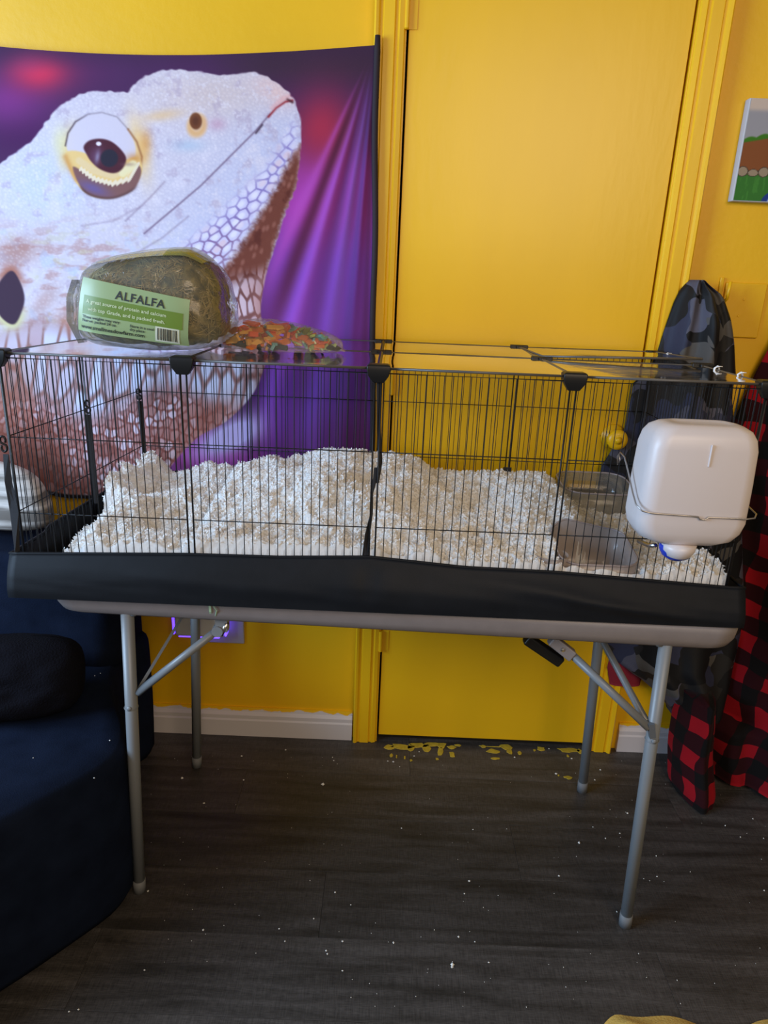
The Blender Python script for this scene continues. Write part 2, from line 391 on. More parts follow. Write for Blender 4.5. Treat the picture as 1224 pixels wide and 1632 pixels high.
def paint(X, Y):
    Cc = np.empty(X.shape+(3,)); Cc[:] = (76,40,86)
    def mix(col, m):
        nonlocal Cc
        m = np.clip(m, 0, 1)[..., None]; Cc = Cc*(1-m)+np.asarray(col, float)*m
    def blob(cx, cy, rx, ry, a=0):
        a = math.radians(a); dx, dy = X-cx, Y-cy; u = dx*math.cos(a)+dy*math.sin(a); v = -dx*math.sin(a)+dy*math.cos(a)
        return np.exp(-(u/rx)**2-(v/ry)**2)
    # blurred backdrop, with some fold shading painted in
    mix((70,24,80), blob(30,215,70,35)*.9); mix((128,48,130), blob(10,160,70,40)*.85); mix((92,40,92), blob(130,110,60,40)*.6)
    mix((215,50,85), blob(62,116,46,28)*.95); mix((180,60,110), blob(45,100,30,20)*.5)
    mix((64,42,62), ss(300,430,X)*(1-ss(95,175,Y))*.95); mix((60,36,66), (1-ss(72,120,Y))*.5)
    rt = ss(395,470,X)
    mix((150,58,150), rt*ss(190,290,Y)); mix((168,46,76), blob(512,205,48,62,10)); mix((176,66,176), blob(485,330,60,40,-60)*.9)
    mix((124,66,188), rt*ss(330,440,Y)*.85); mix((92,52,160), rt*ss(520,620,Y)*.9); mix((80,28,84), rt*ss(655,735,Y)*.9)
    fan = np.degrees(np.arctan2(598-X, np.maximum(Y-70, 1)))  # fan bands: cloth fold shading painted in together with the print's own streaks
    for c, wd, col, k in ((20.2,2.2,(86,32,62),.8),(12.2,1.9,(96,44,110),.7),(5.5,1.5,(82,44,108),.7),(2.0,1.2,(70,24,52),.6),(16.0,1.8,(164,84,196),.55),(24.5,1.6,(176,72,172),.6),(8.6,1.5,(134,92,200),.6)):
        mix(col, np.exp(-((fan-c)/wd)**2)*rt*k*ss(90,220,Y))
    mix((160,64,156), blob(325,725,70,40)*1.2); mix((190,178,232), blob(370,695,60,24,-25)*1.5*(1-ss(410,460,X))); mix((150,60,150), blob(395,735,30,14)*.6); mix((120,66,180), blob(440,650,30,50)*.5)
    mix((84,30,80), blob(560,700,60,60)*.55)
    # the animal
    out = spline([(-420,470),(-200,375),(-60,300),(-20,275),(20,246),(50,224),(75,192),(100,166),(140,146),(175,145),(203,146),(222,126),(262,112),(310,113),(352,120),(400,115),(432,126),(462,150),(474,172),(480,200),(479,245),(472,295),(455,340),(438,395),(424,440),(416,500),(428,545),(420,590),(400,632),(360,672),(312,700),(260,760),(200,860),(-60,900),(-420,900)], 5)
    sd = seg_poly(out, X, Y)+(vn(X/7,Y/7)-.5)*3.2*(1-ss(300,500,Y))
    body = 1-ss(-1.6,1.6,sd)
    bg = Cc.copy()
    Cc[:] = (214,207,222)
    n1 = fbm(X/16,Y/16,4,1); n2 = fbm(X/5,Y/5,3,4); n3 = fbm(X/40,Y/40,3,9)
    low = ss(560,690,Y+.12*(X-150))
    mix((200,206,240), ss(230,420,X+.7*Y-200)*.75); mix((204,216,238), blob(70,290,70,60)*.8); mix((226,220,236), ss(.52,.7,n3)*.7)
    mix((216,196,192), blob(330,150,120,40)*.7); mix((236,200,196), blob(440,145,40,22,30)*.8)
    mix((178,160,186), ss(.56,.75,n1)*.45); mix((236,230,242), ss(.5,.7,n2)*.5)
    # mottled cheek and neck to the left
    mot = (1-ss(150,330,X))*ss(325,400,Y)
    st = fbm(X/34+.3*Y/34, Y/11,4,12)
    mix((188,150,152), mot*ss(.50,.66,st)*.7); mix((206,200,150), mot*ss(.56,.7,fbm(X/20,Y/14,3,20))*.35); mix((196,208,240), mot*ss(.52,.68,fbm(X/22,Y/22,3,25))*.7)
    mix((172,122,112), blob(25,402,36,22,-15)*.75); mix((190,120,96), blob(110,520,24,36,35)*.8); mix((176,128,120), blob(70,480,30,14,-50)*.5)
    # fine scales on the face
    f1, e, r = cells(X, Y, 7, 6, 25, 5); mix((180,172,200), (1-ss(.06,.30,e))*.15*(1-ss(300,420,Y))); mix((238,230,240), (1-ss(.1,.4,f1))*.22)
    # jaw scales
    jaw = seg_poly([(250,420),(330,352),(420,262),(466,188),(478,200),(478,245),(448,300),(400,372),(350,452),(300,520),(200,520),(230,470)], X, Y)
    jm = 1-ss(-26,6,jaw)
    f1, e, r = cells(X, Y, 20, 13, -42, 11, .7)
    mix((214,208,244), jm*.8); mix((240,238,252), jm*(1-ss(.15,.5,f1))*.8); mix((132,116,186), jm*(1-ss(.05,.26,e))*.85*ss(-80,30,X*.8-230)); mix((214,170,186), jm*ss(.62,.9,r)*(1-ss(.2,.5,f1))*.45)
    wl = ss(330,430,Y+.35*(X-300)-20)
    mix((148,100,112), jm*(1-ss(.04,.22,e))*.7*wl)
    # folds from mouth corner down the cheek
    for pts, wd, k in (([(430,182),(408,208),(368,248),(320,296),(280,330),(230,372)],1.6,.75),([(300,345),(260,378),(215,405)],1.8,.3),([(262,290),(236,318),(200,352)],1.8,.35),([(222,330),(180,352),(130,360)],2.2,.25)):
        mix((116,92,122), np.exp(-(line_d(pts,X,Y)/wd)**2)*k)
    mix((150,36,48), np.exp(-(line_d([(428,186),(440,172),(455,162),(466,160)],X,Y)/2.0)**2)*.9); mix((60,40,60), np.exp(-(line_d([(408,212),(418,199)],X,Y)/1.8)**2)*.8); mix((70,30,40), np.exp(-(line_d([(458,158),(466,163)],X,Y)/2.2)**2)*.8)
    mix((236,170,170), np.exp(-(line_d([(434,172),(452,156),(466,152)],X,Y)/4)**2)*.5)
    # throat band in dark brown
    th = seg_poly([(479,232),(482,262),(474,300),(456,340),(438,395),(424,446),(390,446),(350,470),(340,452),(376,404),(412,348),(444,292),(464,250)], X, Y)
    tm = 1-ss(-9,7,th+(n2-.5)*10)
    mix((112,56,42), tm*.96); f1, e, r = cells(X,Y,9,16,20,31); mix((168,112,100), tm*(1-ss(.1,.5,f1))*.55*ss(.35,.7,r)); mix((84,36,30), tm*ss(.5,.7,n1)*.6)
    mix((196,150,150), (1-ss(0,9,np.abs(th+2)))*ss(455,470,X)*ss(200,240,Y)*.3)
    # long scales of the lower throat
    lt = ss(425,470,Y+.25*(X-380))*ss(20,70,X+.3*(Y-400)+60)
    kx = ss(290,345,X)
    bend = X+10*np.sin(Y/60.)
    f1, e, r = cells(bend, Y, 12, 32, -6, 41, .55)
    m = lt*kx*(1-ss(600,640,Y)); mix((112,66,62), m*.95); mix((226,214,234), m*ss(.10,.34,e)*(.85)); mix((206,168,172), m*ss(.10,.34,e)*ss(.5,.9,r)*.7); mix((150,92,82), m*ss(385,420,X)*.5)
    # spiny scales in the band behind the wire
    m2 = ss(515,560,Y+18*np.sin(X/45.))*(1-ss(632,690,Y+20*np.sin(X/38.+1)))*(1-ss(395,425,X))
    f1, e, r = cells(bend+.18*Y, Y, 21, 62, 4, 47, .7)
    mix((150,104,98), m2*.85); mix((224,224,250), m2*ss(.03,.34,e)*.98); mix((196,160,168), m2*ss(.1,.3,e)*ss(.66,.9,r)*.7)
    # small red-brown beard scales
    m3 = ss(628,680,Y+22*np.sin(X/38.+1)+.05*X)
    f1, e, r = cells(X, Y, 11, 15, 12, 53, .8)
    mix((146,84,76), m3*.95); mix((210,164,164), m3*ss(.08,.36,e)*(.45+.5*r)); mix((232,214,232), m3*ss(.12,.4,e)*ss(.55,.8,r)*.85); mix((120,62,52), m3*ss(.56,.72,n3)*.45)
    mix((120,60,44), (1-ss(60,150,X))*ss(650,690,Y)*.6); mix((150,90,70), blob(15,620,40,60)*.7); mix((88,44,30), blob(60,735,70,26,30)*.7)
    mix((150,86,70), blob(330,668,60,20,-35)*.5)
    # ear
    ear = seg_poly(spline([(20,432),(33,452),(39,476),(34,498),(24,516),(10,513),(-4,496),(-8,465),(6,440)],5), X, Y)
    mix((216,208,160), np.exp(-(ear/9)**2)*ss(480,510,Y)); mix((176,116,100), np.exp(-(np.maximum(ear,0)/9)**2)*(1-ss(430,470,Y))); mix((66,46,66), 1-ss(-2,2,ear))
    # nostril
    q = np.hypot((X-314)*math.cos(.25)+(Y-200)*math.sin(.25), ((Y-200)*math.cos(.25)-(X-314)*math.sin(.25))*.82)
    mix((232,196,164), (1-ss(13,20,q))*.95); mix((228,178,120), np.exp(-((q-11)/4)**2)*.8); q = np.hypot((X-312)*.97+(Y-193)*.1, ((Y-193)-.25*(X-312))*.72); mix((116,66,40), 1-ss(8,11.5,q)); mix((84,44,30), (1-ss(2,8,q))*.6)
    mix((196,150,178), blob(346,198,14,10)*.6); mix((176,200,226), blob(300,232,26,10)*.6); mix((232,196,150), blob(258,184,34,9,-8)*.75)
    # eye
    mix((244,206,140), blob(222,235,14,48,-12)*.95); mix((240,206,130), blob(108,236,12,34,12)*.8); mix((220,150,70), blob(232,228,10,22)*.6); mix((232,226,170), blob(95,225,14,26)*.6)
    lid = seg_poly(spline([(106,236),(112,208),(132,188),(160,180),(188,190),(208,214),(216,240),(206,262),(166,262),(124,258)],5), X, Y)
    mix((216,208,224), (1-ss(-2,2,lid))*.9); mix((60,44,60), np.exp(-(line_d([(104,232),(108,212),(120,194),(140,182),(162,179),(186,186),(204,206)],X,Y)/1.5)**2)*(.75-.5*ss(115,150,X))); mix((150,96,60), np.exp(-(line_d([(204,206),(218,226),(226,250),(224,270)],X,Y)/2)**2)*.7)
    lo = seg_poly(spline([(104,244),(136,244),(170,268),(206,252),(222,252),(226,276),(206,304),(168,316),(138,308),(118,286)],5), X, Y)
    mix((238,202,134), 1-ss(-2,2,lo)); mix((206,140,70), np.exp(-(line_d([(104,250),(112,268),(122,286)],X,Y)/5)**2)*.6); mix((200,130,64), blob(214,252,14,8)*.6)
    cr = seg_poly(spline([(116,266),(130,272),(150,286),(180,294),(206,286),(220,264),(225,276),(214,300),(186,314),(160,315),(136,306),(122,286)],5), X, Y)
    mix((132,92,90), 1-ss(-2,2,cr)); mix((110,92,150), blob(148,300,26,9,22)*.9*(1-ss(-2,2,cr))); mix((92,60,60), np.exp(-(cr/2.2)**2)*ss(290,305,Y)*.8)
    bead = line_d([(130,270),(150,285),(180,293),(206,285),(219,262)], X, Y); ph = np.sin((X*.9+Y*.5)*.95)
    mix((242,226,200), (1-ss(2,5,bead+ph*1.6))*.95)
    mix((236,208,160), (1-ss(3,8,line_d([(126,256),(150,272),(180,280),(204,268)],X,Y)))*.9); mix((244,236,190), (1-ss(4,9,line_d([(196,276),(212,262)],X,Y)))*.7)
    iris = seg_poly(spline([(133,234),(142,224),(160,221),(178,226),(194,240),(201,254),(194,270),(180,276),(160,270),(146,258),(138,246)],5), X, Y)
    mix((78,34,48), 1-ss(-2,2,iris)); mix((104,66,98), blob(152,248,12,16,20)*.8*(1-ss(-2,2,iris))); mix((150,140,170), blob(155,250,3.5,10,10)*.8)
    mix((44,40,56), 1-ss(12,16,np.hypot(X-174,Y-252))); mix((240,232,244), 1-ss(2,4.5,np.hypot((X-157)*.8,Y-229)))
    mix((150,120,120), blob(205,262,10,3)*.5)
    an = Cc; Cc = bg*(1-body[...,None])+an*body[...,None]
    # black hem at the foot
    return np.clip(Cc, 0, 255)
TX0, TX1, NX, NZ = -1.45, -.070, 620, 600
def tap_top(x):
    xs = [-1.6,-1.2,-.915,-.746,-.534,-.321,-.2,-.071]; zs = [1.86,1.838,1.823,1.817,1.814,1.832,1.842,1.853]
    return np.polyval(np.polyfit(xs, zs, 4), x)
TZB = .760
s_, t_ = np.meshgrid(np.linspace(0,1,NX), np.linspace(0,1,NZ))
TX = TX0+(TX1-TX0)*s_+.022*s_*t_
ttop = tap_top(TX0+(TX1-TX0)*s_); tbot = TZB+.004*np.sin(TX*9)+.045*ss(-.86,-1.10,TX); TZ = ttop+(tbot-ttop)*t_
ang = np.degrees(np.arctan2(-.068-TX, np.maximum(1.86-TZ, .02)))
fold = np.zeros_like(TX)
for c, wd, k in ((24,3.2,.5),(16.5,2.4,1.0),(9,2.2,.8),(3.6,1.4,.8)): fold += k*np.exp(-((ang-c)/wd)**2)
fold *= ss(.05,.35,1.86-TZ)*ss(-.55,-.3,TX)*(1-.75*ss(1.0,.80,TZ))
TY = -.0235-.010*fold-.004*(fbm(TX*5,TZ*3,3,2)-.5)-.004*ss(.0,.1,TX+.9)*0
PXY = project(TX, np.full_like(TX,-.024), TZ)
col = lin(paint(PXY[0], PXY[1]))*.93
hem = ss(.014,.008,TZ-tbot)[...,None]; col = col*(1-hem)+np.array(L(30,24,28))*hem
m_tap = vcol('printed_polyester', .75, bump=.12, bscale=900)
tp = thing('tapestry', (-.6,-.02,.74), 'large wall tapestry printed with a pale lizard head on purple, behind the cage', 'tapestry')
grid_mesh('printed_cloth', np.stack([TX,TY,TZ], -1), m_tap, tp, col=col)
zz = np.linspace(1.872, .75, 40)
MB().tube([(-.0665+.024*((1.86-z)/1.1)+.002*math.sin(z*14), -.0265, z) for z in zz], [.006]+[.0075]*38+[.006], 10).build('rolled_hem', mat('black_hem_cloth', (.018,.010,.016), .8), tp, smooth=True)

# ------------------------------------------------------------------ picture and switch plate at the right
pc = thing('canvas_picture', (.95,0,1.565), 'small painted canvas of a hedge, stones and grass, hung at right', 'picture')
MB().box(.7905, 1.10, -.012, WY-.0005, 1.567, 1.784).build('canvas', mat('grey_canvas_edge',(.52,.54,.58),.7), pc, bevel=.002)
gx, gz = np.meshgrid(np.linspace(.7935,1.098,170), np.linspace(1.569,1.782,130))
u = (gx-.79)/.216; v = (gz-1.567)/.216
K_ = np.empty(u.shape+(3,)); K_[:] = (150,150,158)
def mx(colr, m):
    global K_; K_ = K_*(1-m[...,None])+np.array(colr,float)*m[...,None]
mx((196,180,168), ss(.86,.92,v)); hed = .60+.22*u+.02*np.abs(np.sin(u*22)); mx((58,116,30), ss(.01,-.01,v-hed)); mx((130,76,42), ss(.01,-.01,v-(.575+.19*u))); mx((52,112,44), ss(.012,-.012,v-.27)); mx((62,126,50), ss(.5,.62,fbm(u*30,v*12,3,2))*ss(.012,-.012,v-.25))
for k in range(11):
    cx = .06+.115*k; ry = .05 if k % 2 == 0 else .036; q = np.hypot((u-cx)/.058, (v-(.26+ry*.75))/ry); mx((60,52,46), 1-ss(1.0,1.08,q)); mx((150,134,112), 1-ss(.86,.93,q))
for k in (0,):
    q = np.hypot((u-.52)/.20, (v-0)/.13); mx((30,56,128), 1-ss(.98,1.02,q)); mx((190,200,220), np.exp(-((q-.62)/.06)**2))
grid_mesh('painting', np.stack([gx, np.full_like(gx,-.0132), gz], -1), vcol('acrylic_paint', .6), pc, col=lin(K_))
sp = thing('blank_wall_plate', (.87,0,1.25), 'square wall plate painted over in yellow, right of the jacket', 'wall plate')
MB().box(.822, .925, .004, WY, 1.252, 1.384).build('plate', m_wall, sp, bevel=.003)
for zz_, xx_ in ((1.345,.872),(1.305,.866)):
    MB().lathe([(.0005,0),(.0035,0),(.003,.0015),(.0005,.0017)], (xx_,.004,zz_), 'y', 12).build('screw', m_trimp, sp)
hk = thing('coat_hook', (.815,-.012,1.36), 'narrow painted hook on the wall, holding up the camouflage jacket', 'hook')
MB().box(.806,.816,.006,WY-.0005,1.335,1.395).build('back_plate', m_trimp, hk, bevel=.002)
MB().tube([(.811,.004,1.345),(.811,-.02,1.335),(.811,-.036,1.345),(.811,-.04,1.385)], .004, 8).build('prong', m_trimp, hk, smooth=True)

# ------------------------------------------------------------------ outlet and glowing plug-in
ol = thing('wall_outlet', (-.53,0,.31), 'white wall outlet plate under the left end of the table', 'outlet')
MB().box(-.54, -.405, .003, WY, .315, .445).build('cover_plate', mat('grey_white_plastic',(.42,.40,.40),.4), ol, bevel=.003)
nl = thing('night_light', (-.55,-.01,.33), 'white plug-in night light glowing violet on the wall outlet', 'night light')
MB().box(-.600, -.455, -.035, .002, .350, .425).build('housing', m_white, nl, bevel=.012)
me_, N_, K2, B_ = nodes('violet_led'); B_.inputs['Emission Color'].default_value = (.10,.03,1,1); B_.inputs['Emission Strength'].default_value = 2.4
MB().box(-.606,-.600,-.030,-.002,.355,.42).box(-.455,-.449,-.030,-.002,.355,.42).box(-.59,-.47,-.028,-.004,.346,.350).build('light_strip', me_, nl, bevel=.002)

# ------------------------------------------------------------------ folding table
TYAW = math.radians(-1.9322); TOX, TOY = -.6373, -.6081
def tb(u, v, z): return (TOX+u*math.cos(TYAW)-v*math.sin(TYAW), TOY+u*math.sin(TYAW)+v*math.cos(TYAW), z)
TT = .757
table = thing('folding_table', (0,-.3,0), 'grey plastic folding table with steel tube legs carrying the wire cage', 'table')
LT, DT = 1.304, .56
def rrect(x0,x1,y0,y1,r,n=8):
    o = []
    for cx,cy,a0 in ((x1-r,y1-r,0),(x0+r,y1-r,90),(x0+r,y0+r,180),(x1-r,y0+r,270)):
        for k in range(n+1):
            a = math.radians(a0+90*k/n); o.append((cx+r*math.cos(a), cy+r*math.sin(a)))
    return o
rings = []
for ins, z in ((.16,TT-.030),(.060,TT-.032),(.048,TT-.046),(.034,TT-.051),(.018,TT-.0505),(.008,TT-.044),(.002,TT-.030),(0,TT-.012),(.001,TT-.004),(.005,TT)):
    rings.append([tb(a,b,z) for a,b in rrect(ins-.024,LT+.022-ins,ins*.9,DT-ins*.9,.055 if ins < .1 else .03)])
MB().loft(rings).build('tabletop', m_tabtop, table, smooth=True)
LEGS = [(.130,.022,-1),(1.185,.022,1),(.130,.459,-1),(1.185,.459,1)]
for u_,v_,sg in LEGS:
    a = tb(u_,v_,TT-.03); b = tb(u_+.026*sg,v_,.0)
    bb = [b[k]+(a[k]-b[k])*.012 for k in range(3)]
    lg = MB().tube([a,bb], .0128, 20).build('leg', m_leg, table, smooth=True)
    MB().tube([[b[k]+(a[k]-b[k])*.045 for k in range(3)], (b[0],b[1],.0005)], .0139, 20).build('foot_cap', mat('grey_rubber',(.15,.155,.16),.6), lg, smooth=True)
    # lock bolt on the leg
    zc = .495; t = (zc)/(TT-.03); c = [b[k]+(a[k]-b[k])*t for k in range(3)]
    if v_ < .1:
        MB().lathe([(.0005,0),(.0055,0),(.005,.0022),(.0005,.003)], (c[0],c[1]-.0125,zc), 'y', 14).build('lock_bolt', m_leg, lg, smooth=True)
        MB().tube([(c[0]-sg*-.0005+.0135*math.cos(q)*1.0, c[1]+.0135*math.sin(q), zc-.004) for q in np.linspace(0,2*math.pi,20)[:-1]], .0012, 6, closed=True).build('spring_clip', m_leg, lg, smooth=True)
# cross tubes under the top, and the braces
for u_ in (.145, 1.17):
    MB().tube([tb(u_,.012,TT-.042), tb(u_,.459,TT-.042)], .009, 12).build('cross_tube', m_leg, table, smooth=True)
bl = at(219,1104,y=-.59); br = at(1034,1160,y=-.635)
eA = at(348,1003,y=-.575); eB = at(287,990,y=-.42); 
def ext(p, q, z): t = (z-p[2])/(q[2]-p[2]); return p+(q-p)*t
MB().tube([bl, eA], .0082, 14).build('brace', m_leg, table, smooth=True)
MB().ribbon([bl+np.array([0,.006,.004]), ext(bl, eB, TT-.036)], (0,1,0), .012, .006).build('brace', m_leg, table)
MB().lathe([(.0095,-.012),(.0115,-.012),(.0115,.012),(.0095,.012)], tuple(eA), 'y', 18).box(eA[0]-.004,eA[0]+.02,eA[1]-.008,eA[1]+.012,eA[2]-.002,TT-.036).build('slide_bracket', m_leg, table)
MB().tube([tuple(at(362,993,y=-.58)),tuple(at(352,1012,y=-.58))], .005, 10).build('bracket_pin', m_steel, table, smooth=True)
rA = at(906,1038,y=-.56); rB = at(963,1028,y=-.40)
MB().tube([br, rA], .0085, 14).build('brace', m_leg, table, smooth=True)
MB().tube([br+np.array([-.002,.010,.006]), ext(br, rB, TT-.036)], .0075, 12).build('brace', m_leg, table, smooth=True)
p1 = at(912,1045,y=-.565); p2 = at(878,1018,y=-.55); ax = (p2-p1)/2; up_ = np.array([-ax[2],0,ax[0]]); up_ = up_/np.linalg.norm(up_)*.012
MB().obox((p1+p2)/2, ax, up_, (0,.010,0)).build('slide_bracket', m_tabtop, table, bevel=.003)
MB().lathe([(.0005,0),(.0045,0),(.004,.002),(.0005,.003)], tuple((p1+p2)/2+np.array([0,-.0105,0])), 'y', 14).build('bracket_bolt', m_steel, table)
q1 = at(898,1050,y=-.52); q2 = at(842,1012,y=-.52); ax = (q2-q1)/2; up_ = np.array([-ax[2],0,ax[0]]); up_ = up_/np.linalg.norm(up_)*.012
MB().obox((q1+q2)/2+up_*.7, ax, up_, (0,.012,0)).build('latch_block', m_black_plastic, table, bevel=.005)
MB().ribbon([at(1036,1150,y=-.632), at(1038,1172,y=-.632)], (0,1,0), .022, .012).build('brace_socket', mat('dark_steel',(.10,.11,.12),.4), table)
st = thing('string', (-.32,-.62,.72), 'pale green string looped over the front table edge near its left end', 'string')
c0 = at(336,962,y=-.6195); MB().ribbon([(c0[0]-.002,-.6185,TT-.002),(c0[0]-.002,-.6202,TT-.010),(c0[0]-.002,-.6195,TT-.024),(c0[0]-.003,-.612,TT-.036)], (1,0,0), .0045, .001).build('loop', m_tape, st)
MB().tube([(c0[0]+.010,-.6185,TT-.002),(c0[0]+.006,-.622,TT-.011),(c0[0]+.011,-.621,TT-.020),(c0[0]+.007,-.615,TT-.034),(c0[0]+.009,-.607,TT-.040)], .0013, 6).build('loose_end', m_tape, st, smooth=True)

# ------------------------------------------------------------------ fabric tray
CZ0, CZ1 = .760, 1.205                                   # wire pen bottom and top
CXF = [-.690,-.366,-.026,.3135,.653]; CXM = [-.668,-.366,-.026,.3135,.653]; CXB = [-.648,-.366,-.026,.3135,.653]
CY = [-.612,-.326,-.043]
tray = thing('fabric_tray', (0,-.33,TT), 'black waterproof fabric tray around the foot of the wire cage', 'tray')
def rim_z(x, y):
    f = np.interp(x, [-.70,-.37,-.2,-.03,.15,.32,.66], [.838,.851,.853,.861,.848,.846,.829])
    return f if y < -.5 else .846
# perimeter points (x,y, outward)
per = []
n1 = 90
for k in range(n1+1): per.append((-.708+(.680+.708)*k/n1, -.622, 0, -1))
for k in range(1,30): per.append((.680, -.622+.587*k/30, 1, 0))
for k in range(n1+1): per.append((.680-(.680+.668)*k/n1, -.031, 0, 1))
for k in range(1,30): t = k/30; per.append((-.668+(-.708+.668)*t, -.031-.591*t, -1, 0))
NR = 16; rings = []
for k in range(NR+1):
    t = k/NR; ring = []
    for (x,y,ox,oy) in per:
        zt = rim_z(x,y); cut = 1
        z = TT+.0015+(zt-TT-.0015)*t
        fr = 1 if oy < 0 else (1.0 if ox else .0)
        sag = (1-t)**1.3*.024+.010*math.sin(math.pi*t)
        wr = .010*(float(fbm(x*4+t*1.5, t*2.2+y*3, 3, 5))-.45)+.006*math.exp(-((x-.13-.5*(1-t))/.07)**2)*math.sin(t*3.1)
        if oy < 0: wr -= .010*math.exp(-((x+.03)/.018)**2)*t*1.0-.004*math.exp(-((x+.03)/.05)**2)
        o = fr*(sag+wr*math.sin(math.pi*min(1,t*1.1)))
        edge = 1.0
        ring.append((x+ox*o*.8, y+oy*o, z))
    rings.append(ring)
inner = [[(x-ox*.004, y-oy*.004, rim_z(x,y)-.0005) for x,y,ox,oy in per], [(x-ox*.006, y-oy*.006, TT+.003) for x,y,ox,oy in per]]
w_ = MB().loft(rings+inner, cap=False); w_.build('side_wall', m_tray, tray, smooth=True)
MB().prism([(-.70,-.62),(.67,-.62),(.67,-.034),(-.668,-.034)], TT+.0008, TT+.0025).build('bottom', m_tray, tray)
# stitched rim
MB().tube([(x-ox*.002,y-oy*.002-.0,rim_z(x,y)) for x,y,ox,oy in per], .0032, 8, closed=True).build('rim_binding', m_tray, tray, smooth=True)
def strap(pts, side, w, hook=None):
    s = MB().ribbon(pts, side, w, .0014).build('strap', m_black_strap, tray, smooth=False)
    if hook is not None:
        hx, hy, hz = hook; P = []
        for a in np.linspace(-.2*math.pi, 1.25*math.pi, 12): P.append((hx+.005*math.cos(a), hy, hz+.011+.007*math.sin(a)))
        for a in np.linspace(.25*math.pi, -1.2*math.pi, 12): P.append((hx+.001+.005*math.cos(a), hy, hz-.003+.007*math.sin(a)))
        MB().tube(P, .0022, 7).build('hook', m_black_plastic, s, smooth=True)
strap([(-.026,-.606,1.19),(-.022,-.604,1.10),(-.017,-.602,1.04),(-.024,-.600,1.00)], [(1,0,0),(.9,.4,0),(.7,.7,0),(1,0,0)], [.007,.007,.010,.012], None)
strap([(-.022,-.604,1.03),(-.030,-.603,.98),(-.030,-.604,.94),(-.036,-.605,.90),(-.040,-.606,.845)], [(1,0,0),(.3,.9,0),(.5,.8,0),(.9,.4,0),(1,0,0)], [.012,.010,.009,.010,.011], None)
strap([(-.692,-.618,1.03),(-.693,-.620,.98),(-.690,-.619,.92),(-.694,-.620,.842)], [(1,0,0),(.9,.3,0),(1,0,0),(.6,.6,0)], [.010,.013,.016,.010], (-.694,-.619,1.045))
strap([(-.664,-.325,1.05),(-.666,-.324,.98),(-.664,-.324,.845)], (1,.3,0), .010, (-.664,-.325,1.063))
strap([(-.649,-.046,1.035),(-.647,-.046,.95),(-.643,-.046,.86)], (1,.3,0), .010, (-.650,-.046,1.048))
strap([(.3135,-.046,.90),(.3135,-.047,.845)], (1,0,0), .022, None)
# ------------------------------------------------------------------ wire pen
pen = thing('wire_pen', (0,-.33,CZ0), 'long black wire pet pen with clear lids, standing in the fabric tray on the table', 'pet cage')
def panel(a, b, nw=21, extra=None):
    """upright wire panel between plan points a and b"""
    a = np.array([*a,0.]); b = np.array([*b,0.]); d = (b-a)/np.linalg.norm(b-a); g = .0055
    A = a+d*g; B = b-d*g; z0, z1 = CZ0+.004, CZ1-.004
    f = MB().tube([A+[0,0,z0],B+[0,0,z0],B+[0,0,z1],A+[0,0,z1]], .0021, 7, closed=True).build('grid_panel', m_black_wire, pen, smooth=True)
    wz = MB()
    for k in range(1, nw):
        p = A+(B-A)*k/nw; wz.tube([p+[0,0,z0],p+[0,0,z1]], .00085, 5, cap=False)
    f2 = tag(wz.build('upright_wires', m_black_wire, f, smooth=True), kind='stuff')
    nrm = np.array([-d[1],d[0],0])*.0016
    for zc in (CZ0+(CZ1-CZ0)*.352, CZ0+(CZ1-CZ0)*.675):
        MB().tube([A+nrm+[0,0,zc],B+nrm+[0,0,zc]], .0011, 5).build('cross_wire', m_black_wire, f, smooth=True)
for i in range(4): panel((CXF[i],CY[0]), (CXF[i+1],CY[0]))
for i in range(4): panel((CXB[i],CY[2]), (CXB[i+1],CY[2]))
panel((CXF[0],CY[0]),(CXM[0],CY[1]),17); panel((CXM[0],CY[1]),(CXB[0],CY[2]),17)
panel((CXF[4],CY[0]),(CXM[4],CY[1]),17); panel((CXM[4],CY[1]),(CXB[4],CY[2]),17)
# lids: clear sheets with a thin rail round each
def lid(p, lift=(0,0,0,0)):
    P = [np.array([q[0],q[1],CZ1+.005+l]) for q,l in zip(p,lift)]; c = sum(P)/4
    P = [q+(c-q)*.010 for q in P]
    Q = np.zeros((9,9,3))
    for a in range(9):
        for b in range(9):
            s, t = a/8, b/8; Q[a,b] = P[0]*(1-s)*(1-t)+P[1]*s*(1-t)+P[2]*s*t+P[3]*(1-s)*t; Q[a,b,2] -= .004*math.sin(math.pi*s)*math.sin(math.pi*t)
    f = grid_mesh('lid_panel', Q, m_lid, pen)
    MB().tube([q+np.array([0,0,-.001]) for q in P], .0024, 7, closed=True).build('lid_rail', mat('lid_rail_plastic',(.10,.095,.09),.3) if 'lid_rail_plastic' not in bpy.data.materials else bpy.data.materials['lid_rail_plastic'], f, smooth=True)
for i in range(4):
    lid([(CXF[i],CY[0]),(CXF[i+1],CY[0]),(CXM[i+1],CY[1]),(CXM[i],CY[1])])
    lid([(CXM[i],CY[1]),(CXM[i+1],CY[1]),(CXB[i+1],CY[2]),(CXB[i],CY[2])], (.006,.014,.002,0) if i == 3 else (0,0,0,0))
for i in range(4): MB().tube([(CXM[i],CY[1],CZ1),(CXM[i+1],CY[1],CZ1)], .0018, 6).build('ceiling_rod', m_black_wire, pen)
MB().tube([(CXF[2],CY[0],CZ1+.004),(CXB[2],CY[2],CZ1+.004)], .0045, 8).build('ceiling_rod', m_black_plastic, pen)
